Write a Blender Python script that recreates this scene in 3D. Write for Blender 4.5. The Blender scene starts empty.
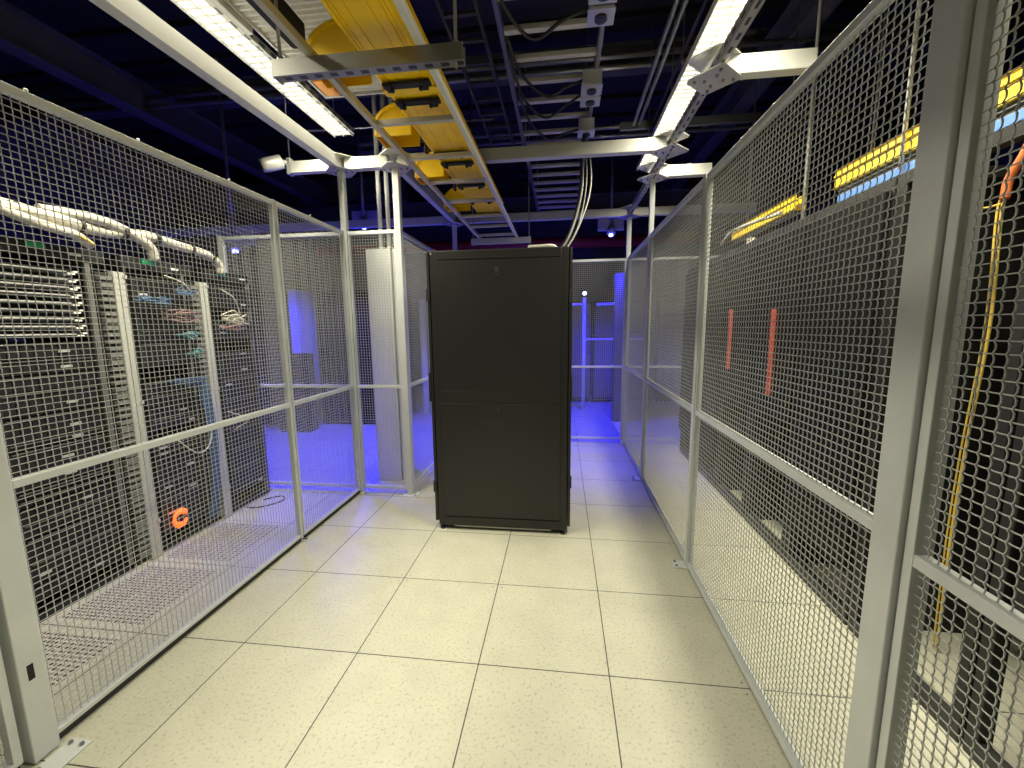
import bpy, math, random
import numpy as np
from mathutils import Vector, Matrix
random.seed(7)
SC = bpy.context.scene
COL = SC.collection
PI = math.pi
T = 0.61

# ------------------------------------------------------------------ materials
def mat(name, col, rough=0.5, metal=0.0, emit=None, estr=0.0, vary=0.0, scale=40.0, bump=0.0):
    m = bpy.data.materials.new(name); m.use_nodes = True
    nt = m.node_tree; b = nt.nodes['Principled BSDF']
    b.inputs['Base Color'].default_value = (*col, 1)
    b.inputs['Roughness'].default_value = rough
    b.inputs['Metallic'].default_value = metal
    if emit:
        b.inputs['Emission Color'].default_value = (*emit, 1)
        b.inputs['Emission Strength'].default_value = estr
    if vary > 0 or bump > 0:
        tc = nt.nodes.new('ShaderNodeTexCoord')
        n = nt.nodes.new('ShaderNodeTexNoise'); n.inputs['Scale'].default_value = scale
        n.inputs['Detail'].default_value = 4
        nt.links.new(tc.outputs['Object'], n.inputs['Vector'])
        if vary > 0:
            r = nt.nodes.new('ShaderNodeMapRange')
            r.inputs['From Min'].default_value = 0.3; r.inputs['From Max'].default_value = 0.7
            r.inputs['To Min'].default_value = 1 - vary; r.inputs['To Max'].default_value = 1 + vary
            nt.links.new(n.outputs['Fac'], r.inputs['Value'])
            mx = nt.nodes.new('ShaderNodeVectorMath'); mx.operation = 'SCALE'
            mx.inputs[0].default_value = col
            nt.links.new(r.outputs['Result'], mx.inputs['Scale'])
            nt.links.new(mx.outputs['Vector'], b.inputs['Base Color'])
        if bump > 0:
            bp = nt.nodes.new('ShaderNodeBump'); bp.inputs['Strength'].default_value = bump
            bp.inputs['Distance'].default_value = 0.002
            nt.links.new(n.outputs['Fac'], bp.inputs['Height'])
            nt.links.new(bp.outputs['Normal'], b.inputs['Normal'])
    return m

M = {}
M['post'] = mat('fence_paint', (0.60, 0.63, 0.64), 0.42, vary=0.05, scale=8)
M['wire'] = mat('wire_paint', (0.52, 0.54, 0.54), 0.4, 0.15)
M['beam'] = mat('beam_paint', (0.55, 0.56, 0.54), 0.45, vary=0.03, scale=6)
M['galv'] = mat('galvanised', (0.42, 0.42, 0.40), 0.38, 0.75, vary=0.22, scale=14)
M['plate'] = mat('plate_zinc', (0.5, 0.5, 0.48), 0.4, 0.4, vary=0.08, scale=18)
M['bolt'] = mat('bolt_zinc', (0.3, 0.3, 0.3), 0.35, 0.8)
M['hole'] = mat('hole_dark', (0.01, 0.01, 0.01), 0.8)
M['gap_shade'] = mat('gap_shade_dark', (0.02, 0.02, 0.022), 0.85, vary=0.1)
M['blk'] = mat('black_coat', (0.011, 0.011, 0.011), 0.40, bump=0.15, scale=500)
M['blk2'] = mat('black_matt', (0.007, 0.007, 0.0075), 0.65, vary=0.15)
M['rack'] = mat('rack_black', (0.008, 0.008, 0.0085), 0.6, vary=0.2)
M['dgrey'] = mat('dark_grey', (0.022, 0.022, 0.023), 0.55, vary=0.1)
M['server'] = mat('server_face', (0.011, 0.011, 0.0115), 0.5, 0.1, vary=0.3, scale=60)
M['sgrey'] = mat('panel_grey', (0.15, 0.15, 0.143), 0.45, vary=0.08)
M['silver'] = mat('silver_trim', (0.6, 0.6, 0.58), 0.35, 0.3)
M['label'] = mat('paper_label', (0.85, 0.85, 0.8), 0.7)
M['white'] = mat('white_metal', (0.72, 0.73, 0.68), 0.45, vary=0.03)
M['manager'] = mat('manager_paint', (0.46, 0.47, 0.43), 0.5, vary=0.03)
M['fing'] = mat('finger_grey', (0.2, 0.205, 0.19), 0.5, vary=0.05)
M['yel'] = mat('yellow_plastic', (1.0, 0.66, 0.0), 0.42, vary=0.05, scale=10)
M['yel2'] = mat('yellow_plastic_bright', (0.9, 0.66, 0.02), 0.4, vary=0.05, scale=20)
M['orange'] = mat('orange_plastic', (0.8, 0.3, 0.02), 0.45, vary=0.06)
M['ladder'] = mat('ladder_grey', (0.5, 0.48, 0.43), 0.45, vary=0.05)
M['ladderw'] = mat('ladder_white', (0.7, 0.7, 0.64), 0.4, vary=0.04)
M['tray'] = mat('tray_steel', (0.62, 0.62, 0.58), 0.45, 0.0, vary=0.1)
M['lamp_emit'] = mat('lamp_lens', (0.9, 0.9, 0.85), 0.4, emit=(1.0, 0.97, 0.84), estr=1.35)
M['lamp_body'] = mat('lamp_housing', (0.55, 0.55, 0.5), 0.45)
M['louvre'] = mat('lamp_louvre', (0.75, 0.75, 0.7), 0.4)
M['cable_w'] = mat('cable_white', (0.56, 0.54, 0.46), 0.5, vary=0.08)
M['cable_y'] = mat('cable_yellow', (0.8, 0.58, 0.12), 0.45)
M['cable_o'] = mat('cable_orange', (0.75, 0.2, 0.06), 0.5, vary=0.1)
M['cable_b'] = mat('cable_blue', (0.05, 0.11, 0.22), 0.45, vary=0.2)
M['cable_t'] = mat('cable_teal', (0.09, 0.25, 0.28), 0.45, vary=0.2)
M['cable_p'] = mat('cable_pink', (0.25, 0.14, 0.14), 0.5, vary=0.2)
M['cable_k'] = mat('cable_black', (0.012, 0.012, 0.012), 0.5)
M['cable_g'] = mat('cable_grey', (0.2, 0.2, 0.18), 0.5)
M['bluetray'] = mat('blue_label', (0.1, 0.24, 0.62), 0.45, vary=0.12, scale=60)
M['green'] = mat('green_tag', (0.02, 0.42, 0.18), 0.5)
M['ring'] = mat('ring_glow', (0.9, 0.2, 0.02), 0.5, emit=(1.0, 0.085, 0.004), estr=2.6)
M['blueled'] = mat('blue_led', (0.5, 0.5, 1.0), 0.4, emit=(0.12, 0.14, 1.0), estr=14.0)
M['whiteled'] = mat('white_led', (0.8, 0.8, 1.0), 0.4, emit=(0.75, 0.8, 1.0), estr=6.0)
M['redstrip'] = mat('red_strip', (0.5, 0.085, 0.06), 0.45, vary=0.1)
M['redpipe'] = mat('red_pipe', (0.3, 0.02, 0.02), 0.5, vary=0.15, scale=6)
M['outlet'] = mat('outlet_black', (0.02, 0.02, 0.025), 0.35)
M['box'] = mat('box_metal', (0.45, 0.45, 0.47), 0.4, 0.3)
M['ceil'] = mat('ceiling_deck', (0.005, 0.005, 0.006), 0.8, vary=0.3, scale=2)
M['wall'] = mat('wall_paint', (0.12, 0.12, 0.13), 0.8, vary=0.1, scale=2)
M['joist'] = mat('joist_paint', (0.04, 0.04, 0.045), 0.6, vary=0.15, scale=5)
M['pipe'] = mat('pipe_steel', (0.15, 0.15, 0.17), 0.35, 0.5)
M['chrome'] = mat('conduit_steel', (0.28, 0.28, 0.28), 0.3, 0.8)

def floor_mat():
    m = bpy.data.materials.new('raised_floor'); m.use_nodes = True
    nt = m.node_tree; N = nt.nodes; L = nt.links; b = N['Principled BSDF']
    tc = N.new('ShaderNodeTexCoord'); sep = N.new('ShaderNodeSeparateXYZ')
    L.new(tc.outputs['Object'], sep.inputs[0])
    def mth(op, a, bb=None, c=None):
        n = N.new('ShaderNodeMath'); n.operation = op
        for i, v in enumerate((a, bb, c)):
            if v is None: continue
            if isinstance(v, (int, float)): n.inputs[i].default_value = v
            else: L.new(v, n.inputs[i])
        return n.outputs[0]
    def edge(s):
        f = mth('FRACT', mth('DIVIDE', mth('ADD', s, 100 * T), T))
        return mth('MULTIPLY', mth('MINIMUM', f, mth('SUBTRACT', 1.0, f)), T), f
    ex, fx = edge(sep.outputs[0]); ey, fy = edge(sep.outputs[1])
    joint = mth('LESS_THAN', mth('MINIMUM', ex, ey), 0.0026)
    # screws near the tile corners
    scr = mth('LESS_THAN', mth('ADD', mth('POWER', mth('SUBTRACT', ex, 0.028), 2.0), mth('POWER', mth('SUBTRACT', ey, 0.028), 2.0)), 0.004 ** 2)
    wn = N.new('ShaderNodeTexWhiteNoise'); wn.noise_dimensions = '2D'
    cb = N.new('ShaderNodeCombineXYZ')
    L.new(mth('FLOOR', mth('DIVIDE', mth('ADD', sep.outputs[0], 50.3 * T), T / 2)), cb.inputs[0])
    L.new(mth('FLOOR', mth('DIVIDE', mth('ADD', sep.outputs[1], 50.3 * T), T / 2)), cb.inputs[1])
    L.new(cb.outputs[0], wn.inputs['Vector'])
    scr = mth('MULTIPLY', scr, mth('LESS_THAN', wn.outputs['Value'], 0.3))
    sp = N.new('ShaderNodeTexNoise'); sp.inputs['Scale'].default_value = 75; sp.inputs['Detail'].default_value = 2
    L.new(tc.outputs['Object'], sp.inputs['Vector'])
    r1 = N.new('ShaderNodeMapRange'); r1.inputs['From Min'].default_value = 0.30; r1.inputs['From Max'].default_value = 0.45
    r1.inputs['To Min'].default_value = 0.72; r1.inputs['To Max'].default_value = 1.0
    L.new(sp.outputs['Fac'], r1.inputs['Value'])
    bl = N.new('ShaderNodeTexNoise'); bl.inputs['Scale'].default_value = 5; bl.inputs['Detail'].default_value = 5
    L.new(tc.outputs['Object'], bl.inputs['Vector'])
    r2 = N.new('ShaderNodeMapRange'); r2.inputs['From Min'].default_value = 0.3; r2.inputs['From Max'].default_value = 0.65
    r2.inputs['To Min'].default_value = 0.93; r2.inputs['To Max'].default_value = 1.02
    L.new(bl.outputs['Fac'], r2.inputs['Value'])
    # dark chips
    ch = N.new('ShaderNodeTexVoronoi'); ch.inputs['Scale'].default_value = 3.3
    L.new(tc.outputs['Object'], ch.inputs['Vector'])
    chip = mth('LESS_THAN', ch.outputs['Distance'], 0.022)
    fac = mth('MULTIPLY', r1.outputs['Result'], r2.outputs['Result'])
    dark = mth('MAXIMUM', mth('MAXIMUM', joint, scr), mth('MULTIPLY', chip, 0.8))
    v = N.new('ShaderNodeVectorMath'); v.operation = 'SCALE'; v.inputs[0].default_value = (0.56, 0.555, 0.455)
    L.new(fac, v.inputs['Scale'])
    mx = N.new('ShaderNodeMix'); mx.data_type = 'RGBA'
    L.new(dark, mx.inputs['Factor']); L.new(v.outputs[0], mx.inputs[6]); mx.inputs[7].default_value = (0.045, 0.043, 0.04, 1)
    L.new(mx.outputs[2], b.inputs['Base Color'])
    b.inputs['Roughness'].default_value = 0.42
    return m
M['floor'] = floor_mat()

def perf_mat(name, base, hole, pitch, rad):
    m = bpy.data.materials.new(name); m.use_nodes = True
    nt = m.node_tree; N = nt.nodes; L = nt.links; b = N['Principled BSDF']
    tc = N.new('ShaderNodeTexCoord'); sc = N.new('ShaderNodeVectorMath'); sc.operation = 'SCALE'; sc.inputs['Scale'].default_value = 1 / pitch
    L.new(tc.outputs['Object'], sc.inputs[0])
    fr = N.new('ShaderNodeVectorMath'); fr.operation = 'FRACTION'; L.new(sc.outputs[0], fr.inputs[0])
    su = N.new('ShaderNodeVectorMath'); su.operation = 'SUBTRACT'; su.inputs[1].default_value = (0.5, 0.5, 0.5); L.new(fr.outputs[0], su.inputs[0])
    ml = N.new('ShaderNodeVectorMath'); ml.operation = 'MULTIPLY'
    ml.inputs[1].default_value = (1, 1, 0) if name == 'perforated_tile' else (0, 1, 1)
    L.new(su.outputs[0], ml.inputs[0])
    ln = N.new('ShaderNodeVectorMath'); ln.operation = 'LENGTH'; L.new(ml.outputs[0], ln.inputs[0])
    lt = N.new('ShaderNodeMath'); lt.operation = 'LESS_THAN'; lt.inputs[1].default_value = rad; L.new(ln.outputs['Value'], lt.inputs[0])
    mx = N.new('ShaderNodeMix'); mx.data_type = 'RGBA'
    mx.inputs[6].default_value = (*base, 1); mx.inputs[7].default_value = (*hole, 1)
    L.new(lt.outputs[0], mx.inputs['Factor']); L.new(mx.outputs[2], b.inputs['Base Color'])
    b.inputs['Roughness'].default_value = 0.6; b.inputs['Specular IOR Level'].default_value = 0.12
    return m
M['perf'] = perf_mat('perforated_tile', (0.55, 0.53, 0.46), (0.03, 0.03, 0.03), 0.024, 0.34)
M['perfdoor'] = perf_mat('perforated_door', (0.006, 0.006, 0.0065), (0.002, 0.002, 0.002), 0.012, 0.36)

def slot_mat(name, base, axis, step, c1, h1, c2=None, h2=0.0, zmax=None):
    """metal with a row of punched slots: dark where the running axis lies in the slot and the cross axis near its centre line"""
    m = mat(name, base, 0.38, 0.55); nt = m.node_tree; N = nt.nodes; L = nt.links; b = N['Principled BSDF']
    tc = N.new('ShaderNodeTexCoord'); sp = N.new('ShaderNodeSeparateXYZ'); L.new(tc.outputs['Object'], sp.inputs[0])
    def mth(op, a, bb=None):
        n = N.new('ShaderNodeMath'); n.operation = op
        for i, v in enumerate((a, bb)):
            if v is None: continue
            if isinstance(v, (int, float)): n.inputs[i].default_value = v
            else: L.new(v, n.inputs[i])
        return n.outputs[0]
    run = sp.outputs[axis]; cross = sp.outputs[1-axis]
    a = mth('LESS_THAN', mth('FRACT', mth('DIVIDE', mth('ADD', run, 50.0), step)), 0.5)
    k = mth('LESS_THAN', mth('ABSOLUTE', mth('SUBTRACT', cross, c1)), h1)
    if zmax is not None: k = mth('MULTIPLY', k, mth('LESS_THAN', sp.outputs[2], zmax))
    if c2 is not None: k = mth('MAXIMUM', k, mth('LESS_THAN', mth('ABSOLUTE', mth('SUBTRACT', sp.outputs[2], c2)), h2))
    f = mth('MULTIPLY', a, k)
    mx = N.new('ShaderNodeMix'); mx.data_type = 'RGBA'; mx.inputs[6].default_value = (*base, 1); mx.inputs[7].default_value = (0.012, 0.012, 0.012, 1)
    L.new(f, mx.inputs['Factor']); L.new(mx.outputs[2], b.inputs['Base Color'])
    L.new(mth('MULTIPLY', mth('SUBTRACT', 1.0, f), 0.55), b.inputs['Metallic'])
    return m

# ------------------------------------------------------------------ mesh builder
class MB:
    def __init__(s): s.v = []; s.f = []; s.sm = []
    def add(s, vs, fs, smooth=False):
        o = len(s.v); s.v.extend([tuple(p) for p in vs])
        for f in fs: s.f.append([i + o for i in f]); s.sm.append(smooth)
        return s
    def box(s, x0, x1, y0, y1, z0, z1):
        vs = [(x0,y0,z0),(x1,y0,z0),(x1,y1,z0),(x0,y1,z0),(x0,y0,z1),(x1,y0,z1),(x1,y1,z1),(x0,y1,z1)]
        return s.add(vs, [(0,3,2,1),(4,5,6,7),(0,1,5,4),(1,2,6,5),(2,3,7,6),(3,0,4,7)])
    def tube(s, path, r, n=10, cap=True, smooth=True):
        P = [Vector(p) for p in path]; vs = []; up = None
        for i, p in enumerate(P):
            a = P[max(i-1, 0)]; b = P[min(i+1, len(P)-1)]
            t = (b - a).normalized()
            if up is None:
                up = Vector((0,0,1)) if abs(t.z) < 0.9 else Vector((1,0,0))
            sd = t.cross(up).normalized(); up = sd.cross(t).normalized()
            rr = r[i] if isinstance(r, (list, tuple)) else r
            for k in range(n):
                an = 2*PI*k/n
                vs.append(p + sd*math.cos(an)*rr + up*math.sin(an)*rr)
        fs = []
        for i in range(len(P)-1):
            for k in range(n):
                k2 = (k+1) % n
                fs.append((i*n+k, i*n+k2, (i+1)*n+k2, (i+1)*n+k))
        s.add(vs, fs, smooth)
        if cap:
            o = len(s.v) - len(vs)
            s.f.append([o+k for k in range(n)][::-1]); s.sm.append(False)
            s.f.append([o+(len(P)-1)*n+k for k in range(n)]); s.sm.append(False)
        return s
    def prism(s, poly, axis, a, b):
        """poly: 2-D points in the plane normal to axis; extruded from a to b along it."""
        def P(p, h):
            return {'x': (h, p[0], p[1]), 'y': (p[0], h, p[1]), 'z': (p[0], p[1], h)}[axis]
        n = len(poly)
        vs = [P(p, a) for p in poly] + [P(p, b) for p in poly]
        fs = [list(range(n))[::-1], [n+i for i in range(n)]] + [(i, (i+1) % n, n+(i+1) % n, n+i) for i in range(n)]
        return s.add(vs, fs)
    def sphere(s, c, r, sz=1.0, n=14, m=8, zmin=-1.0):
        vs = []; fs = []
        for j in range(m+1):
            th = -PI/2 + PI*j/m
            for k in range(n):
                ph = 2*PI*k/n
                vs.append((c[0]+r*math.cos(th)*math.cos(ph), c[1]+r*math.cos(th)*math.sin(ph), c[2]+r*sz*max(math.sin(th), zmin)))
        for j in range(m):
            for k in range(n):
                k2 = (k+1) % n
                fs.append((j*n+k, j*n+k2, (j+1)*n+k2, (j+1)*n+k))
        return s.add(vs, fs, True)
    def build(s, name, m, parent=None, bevel=0.0, seg=2):
        me = bpy.data.meshes.new(name)
        me.from_pydata(s.v, [], s.f); me.materials.append(m)
        me.polygons.foreach_set('use_smooth', s.sm)
        import bmesh
        bm = bmesh.new(); bm.from_mesh(me); bmesh.ops.recalc_face_normals(bm, faces=bm.faces); bm.to_mesh(me); bm.free()
        return link(name, me, parent, bevel, seg)

def link(name, me, parent=None, bevel=0.0, seg=2):
    o = bpy.data.objects.new(name, me); COL.objects.link(o)
    if parent is not None:
        o.parent = parent
        w = Matrix.Identity(4); q = parent
        while q is not None: w = q.matrix_basis @ w if q.parent is None else q.matrix_parent_inverse @ q.matrix_basis @ w; q = q.parent
        o.matrix_parent_inverse = w.inverted()
    if bevel > 0:
        b = o.modifiers.new('edge', 'BEVEL'); b.width = bevel; b.segments = seg; b.limit_method = 'ANGLE'; b.angle_limit = 0.7
    return o

def tag(o, label=None, cat=None, group=None, kind=None):
    if label: o['label'] = label
    if cat: o['category'] = cat
    if group: o['group'] = group
    if kind: o['kind'] = kind
    return o

def thing(name, label, cat, loc=(0,0,0), group=None):
    o = bpy.data.objects.new(name, None); o.empty_display_size = 0.05
    COL.objects.link(o); o.location = loc
    return tag(o, label, cat, group)

KIDS = {}
def copy_tree(o, loc=None, parent=None, label=None):
    c = o.copy(); COL.objects.link(c)
    if parent is not None: c.parent = parent
    if loc is not None: c.location = loc
    if label: c['label'] = label
    if o.name not in KIDS or len(KIDS[o.name]) == 0:
        KIDS[o.name] = [q for q in bpy.data.objects if q.parent == o]
    for ch in KIDS[o.name]: copy_tree(ch, None, c)
    return c

def curve_pts(pts, n=8):
    """Catmull-Rom through pts."""
    P = [Vector(p) for p in pts]; P = [2*P[0]-P[1]] + P + [2*P[-1]-P[-2]]; out = []
    for i in range(1, len(P)-2):
        for k in range(n):
            t = k/n; a, b, c, d = P[i-1:i+3]
            out.append(0.5*((2*b)+(c-a)*t+(2*a-5*b+4*c-d)*t*t+(-a+3*b-3*c+d)*t**3))
    out.append(P[-2]); return out

# ------------------------------------------------------------------ the setting
def struct(o): o['kind'] = 'structure'; return o
struct(MB().box(-6, 8, -4.5, 9, -0.1, 0).build('floor', M['floor']))
cb = MB().box(-6, 8, -4.5, 9, 4.75, 4.85)
for i in range(28): cb.box(-6, 8, -4.5 + i*0.5, -4.28 + i*0.5, 4.69, 4.75)
struct(cb.build('ceiling', M['ceil']))
struct(MB().box(-6.1, -6, -4.5, 9, 0, 4.75).build('wall_left', M['wall']))
struct(MB().box(8, 8.1, -4.5, 9, 0, 4.75).build('wall_right', M['wall']))
struct(MB().box(-6, 8, 9, 9.1, 0, 4.75).build('wall_back', M['wall']))
struct(MB().box(-6, 8, -4.6, -4.5, 0, 4.75).build('wall_front', M['wall']))

# ------------------------------------------------------------------ woven wire
def wires(o0, eu, ew, en, W, H, pitch=0.0254, r=0.00175, crimp=True, amp=0.0028, n=4):
    """two families of crimped wires spanning W along eu and H along ew, bumps along en."""
    o0, eu, ew, en = map(lambda a: np.array(a, float), (o0, eu, ew, en))
    nu = int(W/pitch); nw = int(H/pitch)
    V = []; F = []; base = 0
    def fam(ea, eb, La, na, nb, sgn):
        nonlocal base
        offa = (La - (na)*pitch)/2 + pitch/2
        if crimp:
            t = [0.0]; h = [0.0]
            for k in range(na):
                c = offa + k*pitch
                t += [c - pitch*0.30, c, c + pitch*0.30]; h += [-amp*0.5, amp, -amp*0.5]
            t.append(La); h.append(0.0)
        else:
            t = [0.0, La]; h = [0.0, 0.0]
        t = np.array(t); h = np.array(h)*sgn
        an = np.arange(n)*2*np.pi/n + np.pi/4
        return t, h, an
    sgn_v = {1: False, -1: True}
    for (ea, eb, La, Lb, na, nb, sg) in ((eu, ew, W, H, nu, nw, 1), (ew, eu, H, W, nw, nu, -1)):
        t, h, an = fam(ea, eb, La, na, nb, sg)
        offb = (Lb - nb*pitch)/2 + pitch/2
        m = len(t)
        for j in range(nb):
            s = 1.0 if sgn_v[sg] else 0.6
            c = o0 + eb*(offb + j*pitch)
            cen = c[None, :] + t[:, None]*ea[None, :] + (h*s)[:, None]*en[None, :]
            if not crimp: cen = cen + en[None, :]*(r*sg)
            ring = (np.cos(an)*r)[None, :, None]*eb[None, None, :] + (np.sin(an)*r)[None, :, None]*en[None, None, :]
            V.append((cen[:, None, :] + ring).reshape(-1, 3))
            i = np.arange(m-1)[:, None]*n; k = np.arange(n)[None, :]; k2 = (k+1) % n
            q = np.stack([i+k, i+k2, i+n+k2, i+n+k], -1).reshape(-1, 4) + base
            F.append(q); base += m*n
    V = np.concatenate(V); F = np.concatenate(F)
    me = bpy.data.meshes.new('wire_mesh')
    me.vertices.add(len(V)); me.vertices.foreach_set('co', V.ravel())
    me.loops.add(F.size); me.loops.foreach_set('vertex_index', F.ravel().astype(np.int32))
    me.polygons.add(len(F)); me.polygons.foreach_set('loop_start', np.arange(0, F.size, 4, dtype=np.int32))
    me.polygons.foreach_set('use_smooth', np.ones(len(F), bool))
    me.materials.append(M['wire']); me.update(calc_edges=True); me.validate()
    return me

ZT, ZM, ZB = 2.455, 1.065, 0.078
def panel(axis, c, a, b, label, crimp=True, zm=ZM, clips=(), d=0.034, rw=0.032, sw=0.012, foot='gap'):
    """framed wire mesh panel standing in the plane x=c (axis 'y') or y=c (axis 'x'), spanning a..b."""
    def bx(m, u0, u1, z0, z1, dd=d):
        if axis == 'y': m.box(c-dd/2, c+dd/2, u0, u1, z0, z1)
        else: m.box(u0, u1, c-dd/2, c+dd/2, z0, z1)
        return m
    loc = (c, (a+b)/2, 0) if axis == 'y' else ((a+b)/2, c, 0)
    t = thing('mesh_panel', label, 'mesh fence', loc, 'wire mesh cage panels')
    zb0, zb1 = {'gap': (0.052, 0.078), 'floor': (0.009, 0.042), 'shade_gap': (0.034, 0.054)}[foot]
    bx(MB(), a, b, ZT-rw, ZT).build('top_rail', M['post'], t, 0.003)
    bx(MB(), a+sw, b-sw, zm-rw, zm).build('mid_rail', M['post'], t, 0.003)
    bx(MB(), a, b, zb0, zb1).build('bottom_rail', M['post'], t, 0.003)
    bx(MB(), a, a+sw, zb1, ZT-rw).build('stile', M['post'], t, 0.002)
    bx(MB(), b-sw, b, zb1, ZT-rw).build('stile', M['post'], t, 0.002)
    if foot == 'shade_gap': bx(MB(), a+0.01, b-0.01, 0.009, zb0, 0.026).build('shade_strip', M['gap_shade'], t)  # dark strip stands in for the shade in the gap below the rail
    W = b-a-2*sw+0.008; H = ZT-zb1-rw+0.008
    if axis == 'y': me = wires((c, a+sw-0.004, zb1-0.004), (0,1,0), (0,0,1), (1,0,0), W, H, crimp=crimp)
    else: me = wires((a+sw-0.004, c, zb1-0.004), (1,0,0), (0,0,1), (0,1,0), W, H, crimp=crimp)
    link('wire_mesh', me, t)
    for u in clips:
        m = MB()
        if axis == 'y': m.tube([(c, u, ZT), (c, u, ZT+0.016)], 0.006, 8)
        else: m.tube([(u, c, ZT), (u, c, ZT+0.016)], 0.006, 8)
        m.build('clip', M['plate'], t)
    return t

XL, XR, XI, Y1, Y2 = -0.35, 2.45, 0.165, 1.90, 3.85
panel('y', XL, -2.3, -0.645, 'mesh fence panel cut by the photo edge, before the near slotted post', clips=(-1.6,), foot='shade_gap', sw=0.026)
panel('y', XL, -0.551, 0.968, 'wide mesh fence panel in front of the orange ring light and equipment row', clips=(-0.3, 0.1, 0.62), foot='shade_gap')
panel('y', XL, 0.992, 1.87, 'narrower mesh fence panel ending at the corner post, blue floor glowing behind it', clips=(1.4,), foot='shade_gap')
panel('x', Y1, XL+0.042, XI-0.032, 'narrow mesh fence panel between two tall posts in front of the white power panel')
panel('y', XI, Y1+0.032, 2.864, 'mesh fence panel running back beside the black cabinet from the tall inner post', crimp=False)
panel('y', XI, 2.896, 3.82, 'mesh fence panel furthest back behind the black cabinet, on its power panel side', crimp=False)
panel('x', Y2, XI+0.03, 1.30, 'end mesh fence panel standing behind the black cabinet, almost hidden by it', crimp=False)
panel('x', Y2, 1.345, XR-0.03, 'end mesh fence panel glowing blue beside the black cabinet', crimp=False)
panel('y', XR, -2.3, -0.665, 'nearest mesh fence panel past the thick grey post, yellow fibre hanging behind it', zm=1.045, foot='floor', sw=0.026)
panel('y', XR, -0.575, 0.912, 'long mesh fence panel from the thick grey post, black perforated racks behind it', clips=(0.2, 0.5), foot='floor')
panel('y', XR, 0.968, 2.472, 'mesh fence panel with red strips and yellow trough showing through, second from the thick post', foot='floor')
panel('y', XR, 2.528, 3.822, 'last mesh fence panel of the trough side, meeting the blue-lit end fence', foot='floor')
panel('x', Y2, XR+0.03, 3.9, 'end mesh fence panel crossing behind the red strip racks', crimp=False)
panel('x', Y1, -1.56, XL-0.03, 'mesh fence panel closing the equipment row aisle, blue floor beyond it', crimp=False)

def post(x, y, h, w, label, plate=(0.15, 0.15, 0, 0), slot=False, cap=True):
    t = thing('cage_post', label, 'post', (x, y, 0), 'fence posts of the cage')
    hw = w/2
    MB().box(x-hw, x+hw, y-hw, y+hw, 0.008, h).build('tube', M['post'], t, 0.004)
    px, py = x+plate[2], y+plate[3]
    MB().box(px-plate[0]/2, px+plate[0]/2, py-plate[1]/2, py+plate[1]/2, 0, 0.008).build('base_plate', M['post'], t, 0.002)
    for sx in (-1, 1):
        for sy in (-1, 1):
            bx_, by_ = px+sx*(plate[0]/2-0.02), py+sy*(plate[1]/2-0.02)
            if abs(bx_-x) < hw+0.006 and abs(by_-y) < hw+0.006: continue
            MB().tube([(bx_, by_, 0.008), (bx_, by_, 0.017)], 0.008, 6, smooth=False).build('anchor_bolt', M['bolt'], t)
    if cap: MB().box(x-hw-0.002, x+hw+0.002, y-hw-0.002, y+hw+0.002, h, h+0.006).build('cap', M['post'], t)
    if slot: MB().box(x+hw-0.001, x+hw+0.0015, y-0.014, y+0.004, 0.33, 0.39).build('slot', M['hole'], t)
    return t
post(XL, -0.592, 2.960, 0.078, 'thick fence post with a small black slot, near the photo edge', (0.09, 0.14, 0.10, -0.005), True, False)
post(XL, 0.98, 2.455, 0.022, 'short thin fence post midway along the equipment row fence', (0.06, 0.04, 0.03, 0))
post(XL+0.012, Y1, 2.960, 0.052, 'tall corner post of the equipment row fence, carrying the security camera beam', (0.10, 0.10, 0.03, 0), cap=False)
post(XI, Y1, 2.960, 0.058, 'tall inner post with bolted foot plate beside the black cabinet', (0.17, 0.15, 0, 0), cap=False)
post(XI, 2.88, 2.455, 0.030, 'short post halfway along the fence beside the black cabinet', (0.08, 0.08, 0, 0))
post(XI, Y2, 2.960, 0.055, 'tall back post behind the black cabinet under the yellow duct', (0.12, 0.12, 0, 0), cap=False)
post(1.3225, Y2, 2.455, 0.04, 'short post of the end fence behind the black cabinet', (0.08, 0.08, 0, 0))
post(XR+0.012, -0.618, 2.960, 0.085, 'thickest fence post, grey, full height of the photo beside the hanging yellow fibre', (0.15, 0.15, 0.02, 0), False, False)
post(XR, 0.94, 2.455, 0.044, 'fence post with foot plate where the trough side fence meets the tiles', (0.14, 0.09, -0.03, 0))
post(XR, 2.50, 2.960, 0.046, 'tall post under the end of the strip light on the trough side', (0.16, 0.09, -0.03, 0), cap=False)
post(XR, Y2, 2.960, 0.055, 'tall blue-tinted corner post of the blue-lit end fence', (0.12, 0.12, -0.02, 0), cap=False)
post(-1.585, Y1, 2.46, 0.04, 'faint outer post behind the end of the black equipment row', (0.1, 0.1, 0, 0))

# ------------------------------------------------------------------ overhead steel grid
ZB0, ZB1 = 2.968, 3.068
def bar(name, label, x0, x1, y0, y1, z0=ZB0, z1=ZB1, m='beam', bev=0.006):
    o = MB().box(x0, x1, y0, y1, z0, z1).build(name, M[m], None, bev)
    return tag(o, label, 'beam', 'overhead support beams', 'thing')
def cchan(axis, c, a, b, label, z0=ZB0, z1=ZB1, w=0.07, flip=1):
    """C-shaped channel beam with open lips"""
    th = 0.008; x0, x1 = c-w/2, c+w/2
    prof = [(x0,z0),(x1,z0),(x1,z0+th+0.012),(x1-th,z0+th+0.012),(x1-th,z0+th),(x0+th,z0+th),(x0+th,z1-th),(x1-th,z1-th),(x1-th,z1-th-0.012),(x1,z1-th-0.012),(x1,z1),(x0,z1)]
    if flip < 0: prof = [(2*c-p, q) for p, q in prof]
    o = MB().prism(prof, axis, a, b).build('support_beam', M['beam'])
    return tag(o, label, 'beam', 'overhead support beams', 'thing')
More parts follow.
